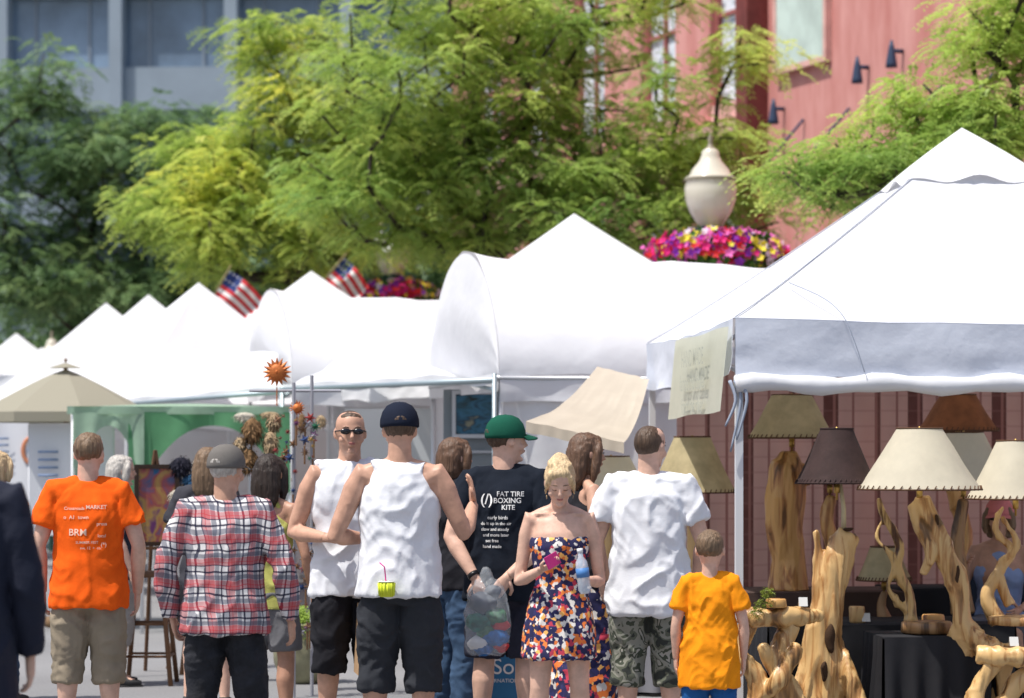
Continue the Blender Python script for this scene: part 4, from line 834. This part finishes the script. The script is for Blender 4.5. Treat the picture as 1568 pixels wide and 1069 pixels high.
tree('honey_locust_tree',(-3.4,38.3),3.4,[(-2.6,38,6.6,1.4,1.4,1.2,60),(-4.5,38,5.5,1.2,1.3,.9,56),(-3.2,37.2,4.7,2.1,1.2,.75,80),(-3.5,38,7.6,.5,.8,.4,10),(-1.6,38,5.6,1.0,1.1,1.0,38)],LM_B,12,crad=.48,ll=.092,lw=.04,L=.3)
tree('shade_tree',(-8.4,52),3.6,[(-9.5,52,7.0,1.8,1.8,1.9,66),(-7.6,52,7.3,1.5,1.6,1.2,42),(-8.6,51.5,4.8,2.4,1.6,1.0,66),(-6.4,52,5.6,1.4,1.4,1.3,46),(-9.6,52,9.0,1.0,1,.6,8),(-6.6,53,8.3,.8,.8,.5,8)],LM_C,13,crad=.65,per=38,ll=.13,lw=.06,L=.38,K=5)
tree('shade_tree',(-4.6,58),4,[(-5.6,58,6.6,1.6,1.5,1.6,46),(-3.5,58,5.4,2.4,1.5,1.4,56),(-1.0,58,6.0,1.6,1.5,1.6,36)],LM_C,15,crad=.75,per=32,ll=.15,lw=.075,L=.4,K=5)
tree('honey_locust_tree',(5.3,25.2),3.0,[(3.3,25,4.25,.95,.9,.38,44),(4.5,25,4.5,.9,.9,.7,50),(4.8,25,5.75,.75,.8,.45,34),(4.0,25,4.9,.6,.7,.25,14),(5.6,25.3,5.0,1,1,1,30)],LM_D,14,crad=.34,ll=.062,lw=.027,L=.24)
rg=np.random.RandomState(4); cc=[(rg.uniform(-16,1),rg.uniform(62,66),rg.uniform(1.2,5.6)) for _ in range(200)]
E=empty('distant_trees'); fronds('foliage',cc,[.9]*len(cc),30,LM_C,E,K=4,L=.5,ll=.24,lw=.13,seed=9,flat=.8)
g=MB()
for i in range(9): g.tube([(-15+i*1.9,64,0),(-15+i*1.9+.1,64,4.5)],[.16,.08],8)
g.obj('trunks',[BARK],E)
fronds('plant',[(0,0,.44),(.08,0,.46),(-.08,0,.46)],[.13,.1,.1],60,LM_A,bpy.data.objects['ceramic_planter'],K=4,L=.12,ll=.05,lw=.02,seed=2,flat=.5)
E=empty('moss_clump'); fronds('moss',[(1.42,14.75,.75),(1.44,14.75,.81),(1.38,14.75,.7)],[.035,.025,.025],90,leafmat('moss_green',(.10,.15,.02),(.20,.26,.03),(.3,.36,.05),.2),E,K=3,L=.025,ll=.012,lw=.006,seed=3,flat=1)
def flowers(parent,c,r,n,seed,fs=.05):
    rg=np.random.RandomState(seed); cols=[(.70,.02,.20),(.62,.02,.03),(.25,.03,.42),(.78,.16,.50),(.80,.68,.06),(.70,.60,.72),(.05,.13,.02),(.04,.10,.015)]
    mats=[M('petal%d'%i,q,.6,transl=.2) for i,q in enumerate(cols)]; g=MB()
    for _ in range(n):
        d=rg.normal(size=3); d/=np.linalg.norm(d); p=np.array(c)+d*np.array(r)*rg.uniform(.72,1.15)
        k=noise.noise(V(p)*2.5)*6+rg.uniform(0,2.6); mi=int(abs(k*1.4+rg.uniform(0,1.4)))%8
        if p[2]<c[2]-.3*r[2] and rg.uniform()<.6: mi=6
        dd=V(d+rg.normal(size=3)*.4).normalized(); s=dd.orthogonal().normalized(); t_=dd.cross(s); f=fs*rg.uniform(.6,1.3); vs=[V(p)+dd*-.2*f]
        for q in range(10):
            a=math.pi*q/5; rr=f if q%2==0 else f*.62; vs.append(V(p)+(s*math.cos(a)+t_*math.sin(a))*rr+dd*.25*f*(q%2==0))
        g.add(vs,[(0,q+1,(q+1)%10+1) for q in range(10)],mi)
    g.ell(c,tuple(x*.75 for x in r),14,8,7); g.obj('flowers',mats,parent,smooth=False)
GPOLE=M('green_cast_iron',(.02,.06,.05),.45)
GL,t,bb,o_=nt('frosted_globe'); bb.inputs['Base Color'].default_value=(.60,.56,.46,1); bb.inputs['Roughness'].default_value=.22; bb.inputs['Coat Weight'].default_value=.5
def streetlamp(x,y,dz=0,sc=1,fl=(.68,.5,.23),n=900):
    E=empty('street_lamp',(x,y,dz),0,sc); g=MB()
    g.rev((0,0,0),[(.2,0),(.2,.1),(.15,.15),(.15,.5),(.09,.6),(.065,.8),(.055,3.5),(.07,3.6),(.05,3.65),(.09,3.78),(.14,3.84),(.15,3.90),(.12,3.93)],20)
    for s in(-1,1): g.tube(*sp([(0,0,3.3),(s*.25,0,3.42),(s*.5,0,3.40)],[.02,.018,.015],4),8)
    g.obj('post',[GPOLE],E)
    g=MB(); g.rev((0,0,0),[(.12,3.92),(.15,3.97),(.22,4.08),(.262,4.2),(.272,4.32),(.25,4.40),(.262,4.41),(.262,4.435),(.225,4.45),(.19,4.52),(.12,4.60),(.095,4.66),(.09,4.70),(.06,4.73)],32); g.obj('globe',[GL],E)
    g=MB(); g.rev((0,0,0),[(.27,4.395),(.276,4.41),(.27,4.425)],32); g.rev((0,0,0),[(.06,4.73),(.03,4.76),(.022,4.8),(.03,4.83),(.001,4.9)],14); g.obj('trim',[M('bronze_trim',(.25,.22,.16),.4)],E)
    flowers(E,(.05,-.05,3.66),fl,n,int(abs(x*10)))
    return E
streetlamp(2.05,27.0,n=1300); streetlamp(-1.7,37,.18,1,(.55,.4,.2),700); streetlamp(-7.4,42,-.95,.92,(.3,.3,.15),200)
def flag(x,y,z,w,h,rx,ry,kind='us'):
    E=empty('hanging_flag',(x,y,z)); E.rotation_euler=(0,R(rx),R(ry)); mats=[M('fr',(.55,.04,.05),.8,transl=.2),M('fw',(.75,.75,.75),.8,transl=.2),M('fb',(.03,.05,.18),.8,transl=.2)]; g=MB(); nu=20;nv=13 if kind!='stripes' else 9
    P=lambda u,v:(w*u,.08*math.sin(u*9+v*3)*(u+.3),-h*v-.20*w*u*u)
    for j in range(nv):
        for i in range(nu):
            if kind=='us': mi=2 if (i<8 and j<7) else j%2
            elif kind=='blue': mi=2
            elif kind=='stripes': mi=2 if (i<7 and j<4) else j%2
            else: mi=2 if j<6 else 1
            a=[P(i/nu,j/nv),P((i+1)/nu,j/nv),P((i+1)/nu,(j+1)/nv),P(i/nu,(j+1)/nv)]; g.add(a,[(0,1,2,3)],mi)
            if mi==2 and (i+j)%2==0 and kind!='x' and i%2==0:
                c_=sum((V(q) for q in a),V())/4+V((0,-.006,0)); r_=.016; g.add([c_+V((r_*math.cos(t_),0,r_*math.sin(t_))) for t_ in [k*math.pi*2/5+1.57 for k in range(5)]],[(0,1,2,3,4)],1)
    g.obj('flag_cloth',mats,E); p=MB(); p.tube([(-.02,0,.06),(-.02,0,-h*1.15)],.010,8); p.obj('flagpole',[M('gold_pole',(.25,.2,.1),.5)],E)
flag(-3.80,35.2,4.05,.60,.50,30,5,'stripes'); flag(-2.25,35.2,4.22,.50,.52,40,5,'stripes'); flag(-2.2,35.2,4.95,.30,.28,20,0,'blue'); flag(-1.15,35,5.15,.22,.22,60,0,'blue'); flag(-1.70,35.2,4.72,.30,.30,40,0,'x'); flag(.25,31.6,4.70,.22,.25,50,20,'stripes')

# ------------------------------------------------------------------ buildings
u22=V((-.378,.926,0)); n22=V((.926,.378,0)); P0=V((10,22.6,0))
E=empty('red_stucco_building'); BM=Matrix(((u22.x,-n22.x,0,P0.x),(u22.y,-n22.y,0,P0.y),(0,0,1,0),(0,0,0,1)))
def stucco():
    m,t,b_,o=nt('red_stucco'); b_.inputs['Roughness'].default_value=.9
    tc=t.nodes.new('ShaderNodeTexCoord'); mp=t.nodes.new('ShaderNodeMapping'); mp.inputs['Scale'].default_value=(1.6,2.2,.35); t.links.new(tc.outputs['Object'],mp.inputs['Vector'])
    n=t.nodes.new('ShaderNodeTexNoise'); n.inputs['Scale'].default_value=1.2; n.inputs['Detail'].default_value=8; n.inputs['Roughness'].default_value=.65; t.links.new(mp.outputs[0],n.inputs['Vector'])
    r=t.nodes.new('ShaderNodeValToRGB'); e=r.color_ramp.elements; e[0].position=.3; e[0].color=(.46,.15,.13,1); e[1].position=.72; e[1].color=(.70,.36,.33,1); t.links.new(n.outputs['Fac'],r.inputs[0]); t.links.new(r.outputs[0],b_.inputs['Base Color'])
    return m
ST=stucco(); DR=M('dark_red_trim',(.18,.045,.04),.7,var=.2); PK=M('pink_stone_ledge',(.65,.38,.34),.8,var=.15)
glass,t,bb,o_=nt('window_glass_reflections'); bb.inputs['Roughness'].default_value=.08; bb.inputs['Specular IOR Level'].default_value=.9
tc=t.nodes.new('ShaderNodeTexCoord'); n=t.nodes.new('ShaderNodeTexNoise'); n.inputs['Scale'].default_value=2.5; n.inputs['Detail'].default_value=6; n.inputs['Distortion'].default_value=2; t.links.new(tc.outputs['Object'],n.inputs['Vector']); r=t.nodes.new('ShaderNodeValToRGB'); r.color_ramp.elements[0].position=.36; r.color_ramp.elements[0].color=(.15,.19,.23,1); r.color_ramp.elements[1].position=.50; r.color_ramp.elements[1].color=(.78,.84,.9,1); t.links.new(n.outputs['Fac'],r.inputs[0]); t.links.new(r.outputs[0],bb.inputs['Base Color'])  # pale patches in the base colour are painted reflections
wins=[(17.2,18.5),(19.7,21.0),(22.4,23.7),(24.7,26.0),(27.0,28.3)]
g=MB()
def wb(t0,t1,y0,y1,z0,z1,mi): g.box(((t0+t1)/2,(y0+y1)/2,(z0+z1)/2),(t1-t0,y1-y0,z1-z0),mi)
wb(-6,16.6,-6,0,0,15,0); wb(16.6,16.95,-6,.35,0,15,1); wb(16.95,29.5,-6,-.25,3.0,15,1); wb(16.95,29.5,-6,-1.0,0,3.0,1)
prev=16.95
for a,b_ in wins+[(29.5,29.5)]:
    wb(prev,a,-.25,.0,3.2,15,0); prev=b_
for a,b_ in wins:
    for zb,zt in((3.4,5.6),(6.85,9.6),(11,13.5)):
        wb(a,b_,-.248,-.18,zb,zt,2); wb(a,b_,-.248,-.02,zb-.25,zb,3)
        wb(a,a+.07,-.18,-.10,zb,zt,4); wb(b_-.07,b_,-.18,-.10,zb,zt,4); wb((a+b_)/2-.035,(a+b_)/2+.035,-.18,-.12,zb,zt,4); wb(a+.07,b_-.07,-.18,-.125,(zb+zt)/2-.03,(zb+zt)/2+.03,4)
    for z0,z1 in((5.6,6.1),(9.6,10.75)): wb(a,b_,-.248,-.03,z0,z1,0)
wb(16.96,29.6,.002,.30,6.28,6.48,3); wb(16.96,29.6,.002,.18,6.10,6.28,1); wb(16.96,29.6,.002,.25,3.0,3.2,1)
wb(14.8,16.2,.002,.08,7.1,9.2,5); wb(14.72,14.8,.002,.1,7.02,9.3,3); wb(16.2,16.28,.002,.1,7.02,9.3,3); wb(14.8,16.2,.002,.1,7.02,7.1,3)
for a in (1,5,9,12.2): wb(a,a+2.4,.002,.05,.3,2.7,2); wb(a-.1,a+2.5,.002,.12,2.7,2.95,1)
wb(-6.1,16.5,-.4,.2,15,15.4,1)
ob=g.obj('walls_and_windows',[ST,DR,glass,PK,M('window_frame',(.35,.12,.11),.6),M('pale_teal_panel',(.52,.62,.57),.7,var=.15,vscale=2)],E,smooth=False); ob.matrix_local=BM
g=MB()
for tt,zz in((16.1,6.3),(13.7,6.57),(12.8,6.66),(10.5,6.7)):
    g.box((tt,.09,zz+.22),(.05,.16,.05)); g.tube([(tt,.18,zz+.36),(tt,.18,zz+.26),(tt,.18,zz+.05),(tt,.18,zz)],[.015,.04,.075,.08],10)
for tt in (15.5,14.2,11.8,10.6): g.tube([(tt,.02,6.3),(tt+.3,.9,5.2)],.02,6)
ob=g.obj('wall_sconces',[M('dark_blue_metal',(.03,.05,.10),.5)],E); ob.matrix_local=BM
E=empty('grey_office_building',(0,76,0),R(-4)); g=MB()
g.box((-14,6,10.5),(38,11.4,21),0)
for k in range(7):
    z=2.2+k*3.35
    g.box((-14,.15,z),(38.4,.7,1.25),1)
    for i in range(12):
        x_=-32+i*3.4; g.box((x_+1.7,.26,z+1.68),(3.1,.1,2.08),2)
        g.box((x_+.9,.20,z+1.68),(.07,.1,2.1),3); g.box((x_+2.5,.20,z+1.68),(.07,.1,2.1),3)
for i in range(12): g.box((-32+i*3.4,-.1,11),(.38,.7,22),1)
g.obj('facade',[M('conc_dark',(.2,.24,.28),.8),M('blue_grey_panel',(.31,.37,.43),.7,var=.08,vscale=.5),M('office_glass',(.16,.22,.30),.15,spec=.8,var=.4,vscale=.35),M('mull',(.25,.29,.34),.6)],E,smooth=False)

# ------------------------------------------------------------------ ground
def asphalt():
    m,t,b_,o=nt('asphalt'); b_.inputs['Roughness'].default_value=.9
    tc=t.nodes.new('ShaderNodeTexCoord'); n=t.nodes.new('ShaderNodeTexNoise'); n.inputs['Scale'].default_value=60; n.inputs['Detail'].default_value=6; t.links.new(tc.outputs['Object'],n.inputs['Vector'])
    n2=t.nodes.new('ShaderNodeTexNoise'); n2.inputs['Scale'].default_value=.5; n2.inputs['Detail'].default_value=5; t.links.new(tc.outputs['Object'],n2.inputs['Vector'])
    r=t.nodes.new('ShaderNodeValToRGB'); r.color_ramp.elements[0].position=.3; r.color_ramp.elements[0].color=(.14,.14,.145,1); r.color_ramp.elements[1].position=.7; r.color_ramp.elements[1].color=(.26,.26,.265,1)
    f=mathn(t,'ADD',mathn(t,'MULTIPLY',n.outputs['Fac'],.5),mathn(t,'MULTIPLY',n2.outputs['Fac'],.5)); t.links.new(f,r.inputs[0]); t.links.new(r.outputs[0],b_.inputs['Base Color']); return m
g=MB(); g.grid(lambda u,v:(-600+1200*u,-100+1400*v,0),4,4); g.obj('asphalt_street',[asphalt()],smooth=False)
g=MB(); g.box((0,0,.07),(80,4.6,.14),0); g.box((0,2.42,.06),(80,.2,.15),1)
o=g.obj('sidewalk',[M('concrete',(.32,.31,.29),.9,.2,30,.15,3),M('kerb_stone',(.38,.37,.35),.9)],smooth=False)
c=P0+u22*20-n22*2.4; o.location=(c.x,c.y,0); o.rotation_euler=(0,0,math.atan2(u22.y,u22.x))

# ------------------------------------------------------------------ light & camera
w=bpy.data.worlds.new('World'); scn.world=w; w.use_nodes=True; t=w.node_tree; bg=t.nodes['Background']
sky=t.nodes.new('ShaderNodeTexSky'); sky.sky_type='NISHITA'; sky.sun_disc=False
sv=V((-.34,-.20,.91)).normalized(); el=math.asin(sv.z)
sky.sun_elevation=el; sky.sun_rotation=math.atan2(sv.x,sv.y); sky.air_density=1; sky.dust_density=3
t.links.new(sky.outputs[0],bg.inputs[0]); bg.inputs[1].default_value=.15
sl=bpy.data.lights.new('sun','SUN'); sl.energy=5.0; sl.angle=R(.5); sl.color=(1,.96,.90); so=bpy.data.objects.new('sun',sl); scn.collection.objects.link(so)
so.rotation_euler=(-sv).to_track_quat('-Z','Y').to_euler()
cam=bpy.data.cameras.new('camera'); co=bpy.data.objects.new('camera',cam); scn.collection.objects.link(co); co.location=(0,0,1.6); co.rotation_euler=(R(90),0,0)
cam.lens=91.84; cam.sensor_width=36; cam.shift_y=.1004; cam.clip_end=3000; cam.dof.use_dof=True; cam.dof.focus_distance=13.8; cam.dof.aperture_fstop=2.6
scn.camera=co
scn.view_settings.view_transform='Standard'; scn.view_settings.look='None'; scn.view_settings.exposure=0
